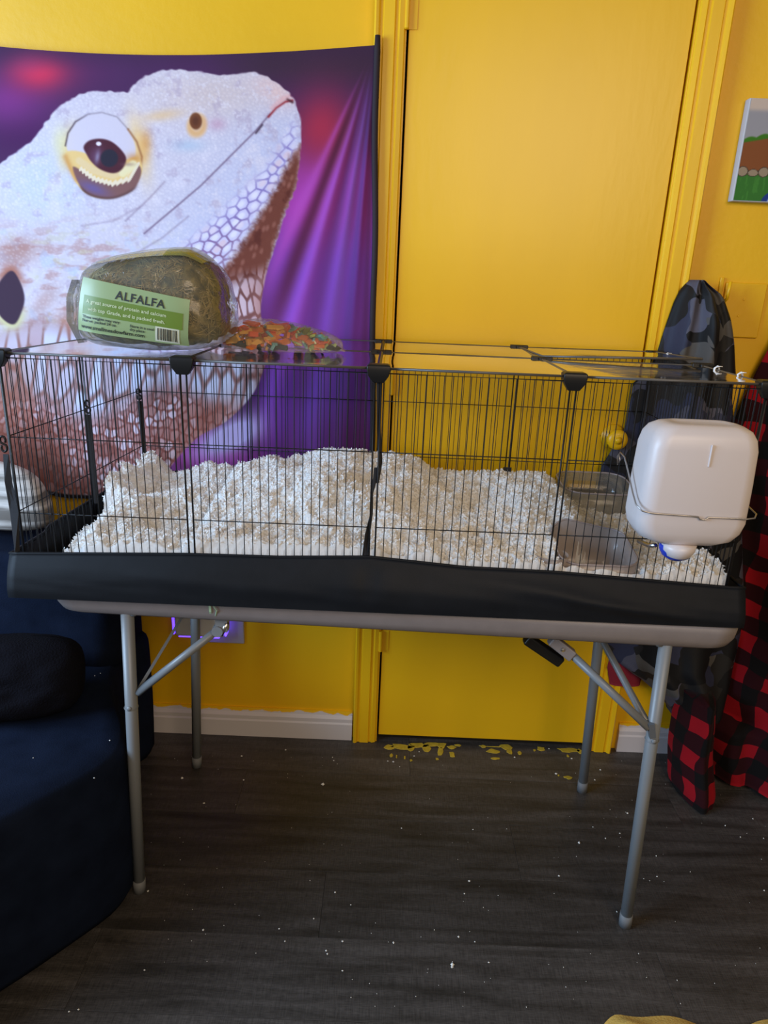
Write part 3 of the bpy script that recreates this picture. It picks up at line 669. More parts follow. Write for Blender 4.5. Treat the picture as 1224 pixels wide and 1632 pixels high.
def connector(x, y, big):
    if big:
        r = [[(x-w,y-d,z),(x+w,y-d,z),(x+w,y+d2,z),(x-w,y+d2,z)] for w,d,d2,z in ((.010,.006,.006,CZ1-.020),(.018,.009,.008,CZ1-.008),(.0205,.010,.016,CZ1+.002),(.0205,.009,.018,CZ1+.009),(.017,.006,.016,CZ1+.0115))]
        MB().loft(r).build('corner_connector', m_black_plastic, pen, bevel=.002)
    else:
        MB().box(x-.022,x+.022,y-.007,y+.007,CZ1-.004,CZ1+.010).box(x-.008,x+.008,y-.016,y+.016,CZ1-.004,CZ1+.009).build('joint_clip', m_black_plastic, pen, bevel=.002)
for i in range(5): connector(CXF[i], CY[0], True)
for i in range(5):
    if 0 < i: connector(CXM[i], CY[1], False); connector(CXB[i], CY[2], False)
for (yy, dx) in ((-.13,0),(-.40,.0),(-.50,.004)):
    z0 = CZ1+.010
    s = MB().tube([(CXF[4]-.006+dx,yy,CZ1-.002),(CXF[4]-.007,yy-.003,CZ1+.008),(CXF[4]-.002,yy-.004,CZ1+.012),(CXF[4]+.003,yy,CZ1+.008),(CXF[4]+.002,yy+.002,CZ1-.002)], .0022, 7)
    s.ribbon([(CXF[4]-.004,yy-.004,CZ1+.012),(CXF[4]+.006,yy-.006,CZ1+.012)], (0,1,0), .005, .0015)
    s.build('zip_tie', m_white, pen, smooth=True)

# ------------------------------------------------------------------ bedding
bx, by = np.meshgrid(np.linspace(-.640,.655,620), np.linspace(-.604,-.052,300))
cxs = [-.66,-.652,-.60,-.56,-.50,-.472,-.42,-.393,-.375,-.30,-.266,-.21,-.172,-.094,-.03,.016,.07,.112,.191,.24,.285,.35,.395,.43,.445,.55,.66]
czs = [.86,.908,.885,.87,.872,.886,.88,.872,.895,.912,.915,.920,.938,.942,.930,.932,.915,.896,.890,.892,.902,.898,.898,.868,.850,.842,.838]
crest = np.interp(bx, cxs, czs); rimz_ = lambda x: np.interp(x, [-.70,-.37,-.2,-.03,.15,.32,.66], [.838,.851,.853,.861,.848,.846,.829])+.006
ty = np.clip((by+.604)/.47, 0, 1)
front = rimz_(bx)-.006
rise = np.where(ty > 0, np.sin(np.clip(ty*1.05,0,1)*math.pi/2), 0)
Z = front+(crest-front)*rise
Z -= .02*ss(-.10,-.05,by)
# left: bedding stops short of the tray wall at the front corner; right: slopes away
wl_ = ss(-.56,-.635,bx); Z = Z*(1-wl_)+(.805+.098*ss(-.37,-.29,by))*wl_
Z = np.where(by < -.5, np.maximum(Z, 0), Z)+.012*(1-ty)
for cx,cy,r,d in ((-.44,-.46,.07,.040),(-.21,-.52,.06,.015),(.05,-.40,.08,.02),(-.33,-.30,.06,.02),(.22,-.30,.07,.02),(-.55,-.42,.05,-.02),(-.15,-.35,.09,-.02),(-.585,-.14,.05,.034),(-.56,-.26,.05,.030),(-.48,-.20,.04,.015)): Z -= d*np.exp(-((bx-cx)**2+(by-cy)**2)/r**2)
clump = fbm(bx*9,by*9,2,3)-.375; puff = 1-np.abs(2*fbm(bx*24,by*24,2,8)-.75); fine = fbm(bx*110,by*110,3,14)-.44
Z += .050*clump+.030*(puff-.75)+.009*fine
cap_ = rimz_(bx)-.002+np.maximum(by+.604,0)*(.75+1.1*vn(bx*16,by*3,6))+.008*(vn(bx*55,by*55,7)-.5)*ss(-.604,-.58,by); Z = np.minimum(Z, cap_)
fz = ss(-.585,-.600,by)*ss(-.60,-.57,bx); Z = np.where(fz > 0, np.maximum(Z, (rimz_(bx)-.004)*fz+Z*(1-fz)), Z)
for x0,x1,y0,y1,zz_ in ((.432,.593,-.238,-.092,.80),(.345,.485,-.588,-.462,.786)):
    inn = ss(x0-.012,x0+.004,bx)*ss(x1+.012,x1-.004,bx)*ss(y0-.012,y0+.004,by)*ss(y1+.012,y1-.004,by); Z = Z*(1-inn)+np.minimum(Z,zz_)*inn
DX = .016*(fbm(bx*60,by*60,2,31)-.38)+.006*(vn(bx*240,by*240,5)-.5); DY = .016*(fbm(bx*60,by*60,2,37)-.38)+.006*(vn(bx*240,by*240,9)-.5)
edge = ss(-.600,-.545,by)*ss(-.052,-.07,by)*ss(.650,.62,bx)
BP = np.stack([np.clip(bx+DX*edge,-.655,.652), np.clip(by+DY*edge-.002*(1-edge),-.606,-.050), np.maximum(Z, TT+.006)], -1)
BP2 = BP; BP2[0,:,2] = .785; BP2[0,:,1] = -.606
idx = np.arange(bx.size).reshape(bx.shape); Fq = np.stack([idx[:-1,:-1],idx[:-1,1:],idx[1:,1:],idx[1:,:-1]],-1).reshape(-1,4)
V = BP2.reshape(-1,3)
# curled shreds standing on the surface
nf = 52000; pick = RNG.randint(0, len(V), nf); base = V[pick]
keep = ~((base[:,0]>.43)&(base[:,0]<.6)&(base[:,1]>-.245)&(base[:,1]<-.085)) & ~((base[:,0]>.34)&(base[:,0]<.49)&(base[:,1]<-.455)) & (base[:,2] > .795) & (base[:,1] > -.598) & (base[:,1] < -.06); base = base[keep]; nf = len(base)
d1 = RNG.normal(size=(nf,3)); d1[:,2] = np.abs(d1[:,2])*1.0+.15; d1 /= np.linalg.norm(d1,axis=1)[:,None]
d2 = np.cross(d1, RNG.normal(size=(nf,3))); d2 /= np.linalg.norm(d2,axis=1)[:,None]; d3 = np.cross(d1,d2)
ln = RNG.uniform(.003,.0085,nf)[:,None]; wd = RNG.uniform(.0008,.0024,nf)[:,None]
b0 = base-d1*.002
P0 = b0-d2*wd; P1 = b0+d2*wd; P2 = b0+d1*ln*.6-d2*wd*1.2+d3*ln*.15; P3 = b0+d1*ln*.6+d2*wd*1.2+d3*ln*.15; P4 = b0+d1*ln*.9-d2*wd*.7+d3*ln*.55; P5 = b0+d1*ln*.9+d2*wd*.7+d3*ln*.55
FV = np.stack([P0,P1,P2,P3,P4,P5],1).reshape(-1,3); FV[:,1] = np.clip(FV[:,1], -.607, -.046); k = np.arange(nf)[:,None]*6+len(V)
FF = np.concatenate([k+[0,1,3,2], k+[2,3,5,4]])
org = np.array([0,-.33,TT+.003])
bd = raw_mesh('paper_bedding', np.concatenate([V,FV]), np.concatenate([Fq,FF]), m_bed)
tag(bd, 'fluffy white shredded paper bedding heaped inside the wire cage', 'bedding', kind='stuff')

# ------------------------------------------------------------------ dishes in the cage
def bin_(name, label, x0,x1,y0,y1,zb,zf,zbk,r,mt,taper=.012,hump=0):
    t = thing(name, ((x0+x1)/2,(y0+y1)/2,zb), label, 'container')
    def ring(ins, f, off=0):
        out = []
        for x,y in rrect(x0+ins,x1-ins,y0+ins,y1-ins,max(r-ins,.012),8):
            s = (y-y0)/(y1-y0); zt = zf+(zbk-zf)*s+hump*math.exp(-((x-(x0+.3*(x1-x0)))/(.28*(x1-x0)))**2)*ss(.4,1,s)+off
            out.append((x,y,zb+(zt-zb)*f))
        return out
    MB().loft([ring(taper,0),ring(taper*.5,.5),ring(0,1),ring(.003,1),ring(taper*.5+.003,.5),ring(taper+.003,.03)]).build('body', mt, t, smooth=True)
    MB().tube(ring(.0005,1,.001), .0022, 8, closed=True).build('rim', m_rim, t, smooth=True)
    return t
bin_('clear_container', 'clear plastic container half buried in the bedding behind the water jug', .425,.600,-.245,-.085,.79,.893,.905,.045,m_bin)
bin_('smoky_container', 'smoky plastic litter container at the front of the cage, left of the water jug', .338,.492,-.595,-.455,.778,.852,.880,.035,m_bin2,.008,.018)
bw = thing('small_dish', (.315,-.56,.80), 'small dark dish beside the smoky container, behind the wires', 'dish')
MB().lathe([(.001,0),(.022,0),(.032,.030),(.035,.050),(.033,.050),(.029,.030),(.001,.006)], (.322,-.565,.812), 'z', 24).build('bowl', m_bin2, bw, smooth=True)

# ------------------------------------------------------------------ water jug on the front wires
jug = thing('water_jug', (.52,-.69,.94), 'milky white plastic water jug hung on the front of the cage at right', 'water bottle')
jt = math.radians(0)
def jring(z, w0, w1, d0, d1, r): return [(x,y,z) for x,y in rrect(w0,w1,d0,d1,r,6)]
JX0,JX1,JY0,JY1 = .424,.611,-.722,-.622
spec_ = [(.938,.060,.030,.030),(.943,.034,.014,.028),(.952,.014,.006,.028),(.966,.004,.002,.028),(.985,.000,.000,.026),(1.05,.001,.0,.026),(1.110,.003,.001,.026),(1.128,.007,.003,.026),(1.140,.014,.008,.026),(1.147,.026,.016,.024),(1.150,.040,.026,.02),(1.148,.046,.030,.016),(1.147,.055,.034,.012)]
MB().loft([jring(z, JX0+i, JX1-i, JY0+j, JY1-j, r) for z,i,j,r in spec_]).build('body', m_jug, jug, smooth=True)
MB().lathe([(.001,-.020),(.012,-.020),(.022,-.014),(.0275,-.004),(.029,.008)], (.508,-.694,.9335), 'z', 28).build('neck', m_jug, jug, smooth=True)
MB().lathe([(.001,-.0215),(.0125,-.0215),(.0228,-.0150),(.0285,-.0050),(.030,.006),(.0285,.006),(.026,-.004),(.001,-.018)], (.508,-.688,.9308), 'z', 28).build('cap', m_blue, jug, smooth=True)
MB().tube([(.479,-.667,.925),(.476,-.65,.918),(.474,-.63,.914),(.474,-.60,.908)], .004, 10).build('spout', m_steel, jug, smooth=True)
MB().box(.5195,.5225,-.7232,-.720,1.085,1.122).build('seam_ridge', m_jug, jug, bevel=.0012)
yf = JY0-.0032
hw = [(.409,-.613,1.076),(.411,-.616,1.066),(.408,-.618,1.058),(.406,-.616,1.072),(.408,-.622,1.081),(.412,-.635,1.076),(.4155,-.66,1.050),(.4165,-.69,1.026),(.4165,-.712,1.013),(.424,yf,1.006),(.44,yf,1.003),(.50,yf,1.001),(.518,yf,1.000),(.522,yf,.9955),(.531,yf,.9955),(.535,yf,1.000),(.60,yf,.9995),(.613,yf+.002,1.001),(.6205,-.712,1.005),(.621,-.66,1.012),(.621,-.616,1.020)]
MB().tube(hw, .0014, 8).build('wire_hanger', m_hang, jug, smooth=True)

# ------------------------------------------------------------------ bag of alfalfa hay on the lids
LZ = CZ1+.0085
bag = thing('hay_bag', (-.455,-.47,LZ), 'clear film bag of green hay with a green printed label, on the cage lid', 'bag')
bcx,bcy,bcz,bw_,bd_,bh_ = -.449,-.455,LZ+.080,.134,.116,.080
def bagpt(d, sc=1.0):
    x,y,z = d; p = 4.2
    k = (abs(x)**p+abs(y)**p+abs(z)**p)**(-1/p); x,y,z = x*k,y*k,z*k
    top = 1+.0*x
    X = bcx+sc*bw_*x*(1.0-.05*z)+.004*z; Y = bcy+sc*bd_*y*(1-.10*max(z,0))
    hz = bh_*(1+.38*max(z,0)*max(-.2,min(1,.45+.55*x))) if z > 0 else bh_
    if z > 0: hz *= (1-.20*max(0,x-.55)/.45)*(.98-.10*max(0,-x))
    Zz = bcz+sc*hz*z
    return np.array([X,Y,max(Zz, LZ)])
def cube_dirs(n):
    pts = []; fs = []
    for ax in range(3):
        for sg in (-1,1):
            b0 = len(pts)
            for i in range(n+1):
                for j in range(n+1):
                    a = math.tan((i/n-.5)*math.pi/2); b = math.tan((j/n-.5)*math.pi/2); v = [0,0,0]; v[ax] = sg; v[(ax+1)%3] = a; v[(ax+2)%3] = b
                    pts.append(np.array(v)/np.linalg.norm(v))
            for i in range(n):
                for j in range(n):
                    q = b0+i*(n+1)+j; f = (q, q+n+1, q+n+2, q+1); fs.append(f if sg > 0 else f[::-1])
    return pts, fs
D_, F_ = cube_dirs(26)
def blobmesh(name, fn, mt, parent, amp, fr, seed):
    mb = MB(); vs = []
    for d in D_:
        p = fn(d); 
        q = amp*(float(vn(d[0]*fr+d[2]*fr*.7+5, d[1]*fr+d[2]*fr*1.1+9, seed))-.5)
        vs.append(p+d*q)
    vs = [np.array([v[0],v[1],max(v[2],LZ)]) for v in vs]
    mb.add(vs, F_)
    me = bpy.data.meshes.new(name); org = Vector(ORG[parent.name]); me.from_pydata([Vector(v)-org for v in mb.v], [], mb.f)
    bm = bmesh.new(); bm.from_mesh(me); bmesh.ops.remove_doubles(bm, verts=bm.verts, dist=1e-5); bmesh.ops.recalc_face_normals(bm, faces=bm.faces); bm.to_mesh(me); bm.free()
    return finish(me, name, mt, parent, smooth=True)
blobmesh('film', lambda d: bagpt(d), m_bagfilm, bag, .010, 3.2, 3)
m_hay = mat('alfalfa_hay', (.155,.115,.035), .9, bump=1.0, bscale=110, var=.75, vscale=70)
hay = blobmesh('hay', lambda d: bagpt(d, .90)+np.array([0,0,.003]), m_hay, bag, .012, 8, 6)
mb = MB()
m_stem = mat('hay_stems', (.36,.27,.11), .85, var=.35, vscale=90)
for k in range(1500):
    d = RNG.normal(size=3); d /= np.linalg.norm(d)
    if d[1] > .4: d[1] *= -1
    if d[2] < -.5: d[2] *= -1
    p = bagpt(d, .905); t = np.cross(d, RNG.normal(size=3)); t /= np.linalg.norm(t); l = RNG.uniform(.006,.022)
    e = np.cross(d,t)*.0008
    mb.add([p-t*l-e,p-t*l+e,p+t*l+e*.6,p+t*l-e*.6, p+d*.003+e*0],[(0,1,4),(1,2,4),(2,3,4),(3,0,4)])
tag(mb.build('hay_stems', m_stem, bag), kind='stuff')
# the label: a rectangle lying on the front of the film, its print raised by a hair
TL = at(129,441,y=-.572); TR = at(303,478,y=-.572); BL = at(119,526,y=-.572); BR = at(299,553,y=-.572)
def lab(u, v, off=0):
    P = TL*(1-u)*(1-v)+TR*u*(1-v)+BL*(1-u)*v+BR*u*v
    sx = max(-1,min(1,(P[0]-bcx)/bw_)); sz = max(-1,min(1,(P[2]-bcz)/bh_))
    P = P.copy(); k = max(0,1-abs(sx)**4.2-abs(sz)**4.2)**(1/4.2)
    P[1] = bcy-bd_*max(k,.80)*(1-.10*max(sz,0))-.0085-off; P[2] = max(P[2], LZ+.002); return P
def labpatch(u0,u1,v0,v1,off,n=14,m=10):
    return np.array([[lab(u0+(u1-u0)*i/n, v0+(v1-v0)*j/m, off) for i in range(n+1)] for j in range(m+1)])
m_lab = mat('label_green_paper', (.27,.36,.17), .35); m_band = mat('label_dark_green', (.13,.21,.025), .4); m_ink = mat('label_ink', (.012,.016,.012), .5); m_pale = mat('label_pale_ink', (.50,.58,.33), .5); m_cream = mat('label_cream', (.55,.58,.45), .5)
label = grid_mesh('label', labpatch(0,1,0,1,0), m_lab, bag)
grid_mesh('label_band', labpatch(.045,.95,.31,.66,.0004), m_band, label)
grid_mesh('barcode_panel', labpatch(.715,.925,.66,.97,.0006,12,10), m_cream, label)
mb = MB(); x = .735
while x < .905:
    wv = random.choice((.004,.004,.007,.010)); q = [lab(x+wv*k_,.69+.25*j_/6,.0011) for j_ in range(7) for k_ in (0,1)]; mb.add(q,[(2*j_,2*j_+1,2*j_+3,2*j_+2) for j_ in range(6)]); x += wv+random.choice((.004,.006,.008))
mb.build('barcode', m_ink, label)
def text(body, u0, v0, size, mt, name, off=.0009, bold=False, asp=2.05, space=1):
    cu = bpy.data.curves.new(name, 'FONT'); cu.body = body; cu.size = 1; cu.resolution_u = 2; cu.space_character = space
    if bold: cu.offset = .02
    o = bpy.data.objects.new('t', cu); C.objects.link(o); dg = bpy.context.evaluated_depsgraph_get(); dg.update()
    me = bpy.data.meshes.new_from_object(o.evaluated_get(dg)); bpy.data.objects.remove(o)
    og = np.array(ORG[label.name])
    for vtx in me.vertices:
        P = lab(u0+vtx.co.x*size, v0-vtx.co.y*size*asp, off); vtx.co = Vector(P-og)
    me.name = name
    return finish(me, name, mt, label)
text('ALFALFA', .335, .27, .108, m_ink, 'lettering', bold=True, asp=2.1, space=1.08)
text('A great source of protein and calcium', .075, .445, .0475, m_pale, 'lettering', bold=True)
text('with top Grade, and is packed fresh.', .10, .585, .0475, m_pale, 'lettering', bold=True)
text('These weights may vary', .05, .735, .036, m_ink, 'lettering', bold=True)
text('Net wt. packed 24 oz.', .05, .805, .036, m_ink, 'lettering', bold=True)
text('Store in a cool', .49, .765, .036, m_ink, 'lettering', bold=True)
text('dry place', .49, .835, .036, m_ink, 'lettering', bold=True)
text('www.smallmeadowfarm.com', .04, .935, .050, m_ink, 'lettering', bold=True)
# printed olive patch on the bag top
def toppatch(a0,a1,b0,b1,n=10):
    Q = np.zeros((n+1,n+1,3))
    for i in range(n+1):
        for j in range(n+1):
            d = np.array([a0+(a1-a0)*i/n, b0+(b1-b0)*j/n, 1.0]); d /= np.linalg.norm(d); Q[i,j] = bagpt(d)+d*.007
    return Q
grid_mesh('printed_patch', toppatch(.30,.95,-.95,-.25), film('olive_print_film', (.26,.27,.06), .62, rough=.2, bump=.6, bscale=20, fres=.15), bag)
grid_mesh('printed_patch', toppatch(-.85,.30,-.95,-.2), film('pale_print_film', (.50,.54,.46), .50, rough=.2, bump=.6, bscale=20, fres=.3), bag)
MB().ribbon([(-.574,-.525,LZ+.01),(-.584,-.535,LZ+.05),(-.582,-.535,LZ+.09),(-.575,-.525,LZ+.12)], [(.1,1,0),(.3,1,0),(.2,1,0),(.1,1,0)], .03, .001).build('side_flap', m_bagfilm, bag, smooth=True)

# ------------------------------------------------------------------ treat bag
tr = thing('treat_bag', (-.23,-.36,LZ), 'small clear bag of orange, green and teal treats lying right of the hay bag', 'bag')
trc = np.array([-.232,-.375,LZ])
def trpt(d, sc=1.0):
    x,y,z = d; p = 2.3; k = (abs(x)**p+abs(y)**p+abs(z)**p)**(-1/p); x,y,z = x*k,y*k,z*k
    X = trc[0]+sc*.125*x+.004; Y = trc[1]+sc*.072*y; Zz = LZ+.0005+max(0, z+.12)*.049*sc*(1-.22*x)
    return np.array([X,Y,Zz])
blobmesh('film', lambda d: trpt(d), m_treatfilm, tr, .004, 4, 9)
MB().ribbon([(-.116,-.385,LZ+.002),(-.106,-.392,LZ+.006),(-.098,-.395,LZ+.002)], [(0,1,0)]*3, [.05,.045,.04], .001).build('sealed_end', m_treatfilm, tr)
cols = [((.75,.19,.03),'orange'),((.80,.12,.04),'red_orange'),((.15,.36,.38),'teal'),((.34,.42,.11),'green'),((.80,.42,.08),'amber'),((.02,.03,.03),'black'),((.55,.72,.38),'pale_green')]
tm_ = [mat('treat_'+n, c, .7) for c,n in cols]
for ci, m_ in enumerate(tm_):
    mb = MB(); cnt = 30 if ci in (0,1,4) else 16
    for k in range(cnt):
        d = RNG.normal(size=3); d[2] = abs(d[2]); d /= np.linalg.norm(d); sc = RNG.uniform(.55,.88)
        if ci in (3,6): d[0] = abs(d[0])*1.2+.2
        if ci == 4: d[0] = -abs(d[0])
        if ci == 5: d[2] *= .1
        d /= np.linalg.norm(d)
        p = trpt(d, sc); p[2] = max(p[2], LZ+.006)
        a = RNG.normal(size=3); a /= np.linalg.norm(a); b = np.cross(a, RNG.normal(size=3)); b /= np.linalg.norm(b); c = np.cross(a,b)
        l = RNG.uniform(.009,.020); a2 = a*l; a2[2] *= .4
        mb.obox(p, a2, b*RNG.uniform(.004,.008), c*RNG.uniform(.0012,.003))
    for i,v in enumerate(mb.v): mb.v[i] = (v[0],v[1],max(v[2],LZ+.001))
    tag(mb.build('treats', m_, tr, bevel=0), kind='stuff')

# ------------------------------------------------------------------ hanging clothes
def interp2(tab, z): 
    tab = sorted(tab); return float(np.interp(z, [t[0] for t in tab], [t[1] for t in tab]))
def cloth(name, left, right, z0, z1, yf, yb, mt, parent, nz=90, nx=60, seed=0, folds=5, amp=.014, uvs=1):
    zs = np.linspace(z0, z1, nz); P = np.zeros((nz, 2*nx, 3)); UV = np.zeros((nz, 2*nx, 2))
    for i, z in enumerate(zs):
        xl, xr = interp2(left, z), interp2(right, z)
        prev = None; arc = 0
        for k in range(nx):
            s = k/(nx-1); x = xl+(xr-xl)*s; rim = (max(0,1-(2*s-1)**2))**.5
            f = amp*(math.sin(s*folds*6.283+1.5*math.sin(z*5+seed)+seed)*.6+1.4*(float(fbm(s*folds*1.4+seed, z*3.2, 3, seed))-.45))
            y = yb(x,z)-(yb(x,z)-yf(x,z))*rim - f*rim*min(1, abs(yf(x,z)-yb(x,z))/.05)
            P[i,k] = (x,min(y,yb(x,z)-.001),z)
            if prev is not None: arc += np.linalg.norm(P[i,k]-prev)
            prev = P[i,k].copy(); UV[i,k] = (arc+xl, z)
            P[i,2*nx-1-k] = (x,yb(x,z),z); UV[i,2*nx-1-k] = (x,z)
    # close the tube
    n, m = nz, 2*nx; org = np.array(ORG[parent.name]); V = (P-org).reshape(-1,3)
    idx = np.arange(n*m).reshape(n,m); nxt = np.roll(idx,-1,1)
    F = np.stack([idx[:-1],nxt[:-1],nxt[1:],idx[1:]],-1).reshape(-1,4)
    caps = []
    for r in (0, nz-1):
        for k in range(nx-1): caps.append((idx[r,k],idx[r,k+1],idx[r,m-2-k],idx[r,m-1-k]))
    F = np.concatenate([F, np.array(caps)])
    return raw_mesh(name, V, F, mt, parent, uv=UV.reshape(-1,2))
def camo():
    m, N, K, B = nodes('dark_camouflage_nylon')
    tc = N.new('ShaderNodeTexCoord'); n = N.new('ShaderNodeTexVoronoi'); n.feature = 'F1'; n.inputs['Scale'].default_value = 19; n.inputs['Randomness'].default_value = 1
    no = N.new('ShaderNodeTexNoise'); no.inputs['Scale'].default_value = 9; K.new(tc.outputs['Object'], no.inputs[0])
    mxv = N.new('ShaderNodeMix'); mxv.data_type = 'RGBA'; mxv.inputs[0].default_value = .12; K.new(tc.outputs['Object'], mxv.inputs[6]); K.new(no.outputs['Color'], mxv.inputs[7])
    K.new(mxv.outputs[2], n.inputs[0])
    sp = N.new('ShaderNodeSeparateColor'); K.new(n.outputs['Color'], sp.inputs[0])
    r = N.new('ShaderNodeValToRGB'); r.color_ramp.interpolation = 'CONSTANT'; e = r.color_ramp.elements
    e[0].position = 0; e[0].color = (.007,.007,.008,1); e[1].position = .40; e[1].color = (.018,.017,.017,1)
    for p_, c_ in ((.56,(.030,.034,.066,1)),(.72,(.080,.080,.112,1)),(.88,(.085,.080,.075,1))):
        x = e.new(p_); x.color = c_
    K.new(sp.outputs[0], r.inputs[0]); K.new(r.outputs[0], B.inputs['Base Color']); B.inputs['Roughness'].default_value = .6; B.inputs['Specular IOR Level'].default_value = .25
    return m
m_camo = camo()
def plaid():
    m, N, K, B = nodes('red_black_buffalo_plaid')
    tc = N.new('ShaderNodeTexCoord'); sp = N.new('ShaderNodeSeparateXYZ'); nz_ = N.new('ShaderNodeTexNoise'); nz_.inputs['Scale'].default_value = 7; K.new(tc.outputs['UV'], nz_.inputs[0])
    mm = N.new('ShaderNodeMix'); mm.data_type = 'RGBA'; mm.blend_type = 'LINEAR_LIGHT'; mm.inputs[0].default_value = .035; K.new(tc.outputs['UV'], mm.inputs[6]); K.new(nz_.outputs['Color'], mm.inputs[7]); K.new(mm.outputs[2], sp.inputs[0])
    def half(o, ph):
        a = N.new('ShaderNodeMath'); a.operation = 'MULTIPLY_ADD'; a.inputs[1].default_value = 1/.098; a.inputs[2].default_value = ph; K.new(o, a.inputs[0])
        f = N.new('ShaderNodeMath'); f.operation = 'FRACT'; K.new(a.outputs[0], f.inputs[0])
        g = N.new('ShaderNodeMath'); g.operation = 'GREATER_THAN'; g.inputs[1].default_value = .5; K.new(f.outputs[0], g.inputs[0]); return g
    a = half(sp.outputs[0], .1); b = half(sp.outputs[1], .35)
    s = N.new('ShaderNodeMath'); s.operation = 'ADD'; K.new(a.outputs[0], s.inputs[0]); K.new(b.outputs[0], s.inputs[1])
    h = N.new('ShaderNodeMath'); h.operation = 'MULTIPLY'; h.inputs[1].default_value = .5; K.new(s.outputs[0], h.inputs[0])
    r = N.new('ShaderNodeValToRGB'); r.color_ramp.interpolation = 'CONSTANT'; e = r.color_ramp.elements
    e[0].color = (.006,.005,.005,1); e[1].position = .4; e[1].color = (.026,.003,.005,1); x = e.new(.9); x.color = (.30,.005,.011,1)
    K.new(h.outputs[0], r.inputs[0]); K.new(r.outputs[0], B.inputs['Base Color']); B.inputs['Roughness'].default_value = .9; B.inputs['Sheen Weight'].default_value = .02
    B.inputs['Specular IOR Level'].default_value = .15
    return m
m_plaid = plaid()
jk = thing('camouflage_jacket', (.8,-.06,.19), 'black and navy camouflage jacket hanging on the wall behind the cage', 'jacket')
def J(pts, y=-.06): return [(at(px,py,y=y)[2], at(px,py,y=y)[0]) for px,py in pts]
jl = J([(1106,449),(1094,462),(1084,482),(1070,522),(1057,562),(1040,600),(1018,612),(1005,685),(985,718),(966,748),(955,800),(950,900),(958,1000),(972,1055),(1000,1072),(1050,1110),(1072,1138)])
jr = J([(1128,447),(1142,456),(1164,472),(1176,510),(1184,550),(1187,600),(1178,640),(1172,690),(1182,800),(1190,960),(1184,1012),(1165,1085),(1148,1130),(1138,1142)])
jl += [(1.40,.735)]; jr += [(1.40,.75)]
ztop = at(1115,446,y=-.06)[2]; zbot = at(1110,1143,y=-.06)[2]
jyb = lambda x,z: -.019+.026*float(ss(.735,.76,x))-.048*float(ss(.84,.90,x))*float(ss(1.15,1.05,z))
jyf = lambda x,z: -.034-.085*float(ss(.665,.80,x))*float(ss(ztop+.002,ztop-.12,z))*(.7+.3*math.sin(z*9))-.004-.02*float(ss(.68,.72,x))
cloth('jacket_body', jl, jr, zbot, ztop, jyf, jyb, m_camo, jk, nz=120, nx=70, seed=2, folds=3.2, amp=.018)
rp = thing('red_garment', (.73,-.02,.24), 'dark red cloth hem showing below the camouflage jacket', 'clothing')
cloth('hem', [(.2,.695),(.30,.668),(.6,.68)], [(.2,.77),(.30,.775),(.6,.79)], .245, .60, lambda x,z:-.030+.010*float(ss(.3,.4,z)), lambda x,z:-.018+.003*0, m_redcloth, rp, nz=40, nx=40, seed=5, folds=3, amp=.002)
rb = thing('plaid_robe', (1.05,-.15,0), 'red and black checked robe hanging to the floor at the right edge', 'robe')
rl = [(1.35,.99),(1.17,.93),(1.05,.90),(.9,.905),(.75,.92),(.6,.95),(.45,.97),(.3,.93),(.2,.90),(.1,.93),(.03,.95)]
rr_ = [(0,1.36),(1.4,1.40)]
cloth('robe_body', rl, rr_, .022, 1.32, lambda x,z:-.036-(.115+.05*float(ss(.6,.0,z)))*float(ss(.95 if z > .2 else .86,1.10 if z > .2 else .96,x)), lambda x,z:-.012, m_plaid, rb, nz=110, nx=90, seed=8, folds=4.5, amp=.030)
cloth('sleeve', [(.30,.853),(.22,.842),(.10,.846),(.03,.850),(.004,.858)], [(.30,.93),(.22,.945),(.1,.958),(.03,.965),(.004,.958)], .004, .30, lambda x,z:-.215-.05*float(ss(.15,0,z)), lambda x,z:-.10-.03*float(ss(.15,0,z)), m_plaid, rb, nz=50, nx=40, seed=3, folds=2, amp=.012)

# ------------------------------------------------------------------ sofa, pillows
sofa = thing('sofa', (-1.1,-.6,0), 'dark navy upholstered sofa with rounded seat, left of the table', 'sofa')
poly = spline([(-.725,-.055),(-.685,-.2),(-.64,-.37),(-.545,-.54),(-.535,-.64),(-.60,-.74),(-.74,-.90),(-1.05,-1.20),(-1.55,-1.10),(-1.72,-.6),(-1.65,-.06)], 6)
cx_, cy_ = -1.15,-.55
def srings(spec): return [[(cx_+(x-cx_)*(1-i), cy_+(y-cy_)*(1-i), z) for x,y in poly] for i,z in spec]
MB().loft(srings([(.04,.006),(.02,.03),(.015,.10),(.01,.20),(.01,.34),(.012,.375),(.020,.393),(.034,.401),(.10,.4035),(.5,.404)])).build('seat', m_sofa, sofa, smooth=True)
bp = rrect(-1.65,-.668,-.30,-.055,.05,6)
MB().loft([[(x*(1-i)+i*(-1.15), y*(1-i)+i*(-.18), z) for x,y in bp] for i,z in ((0,.39),(0,.45),(-.008,.55),(-.006,.60),(0,.65),(.02,.675),(.06,.688),(.3,.692))]).build('backrest', m_sofa, sofa, smooth=True)
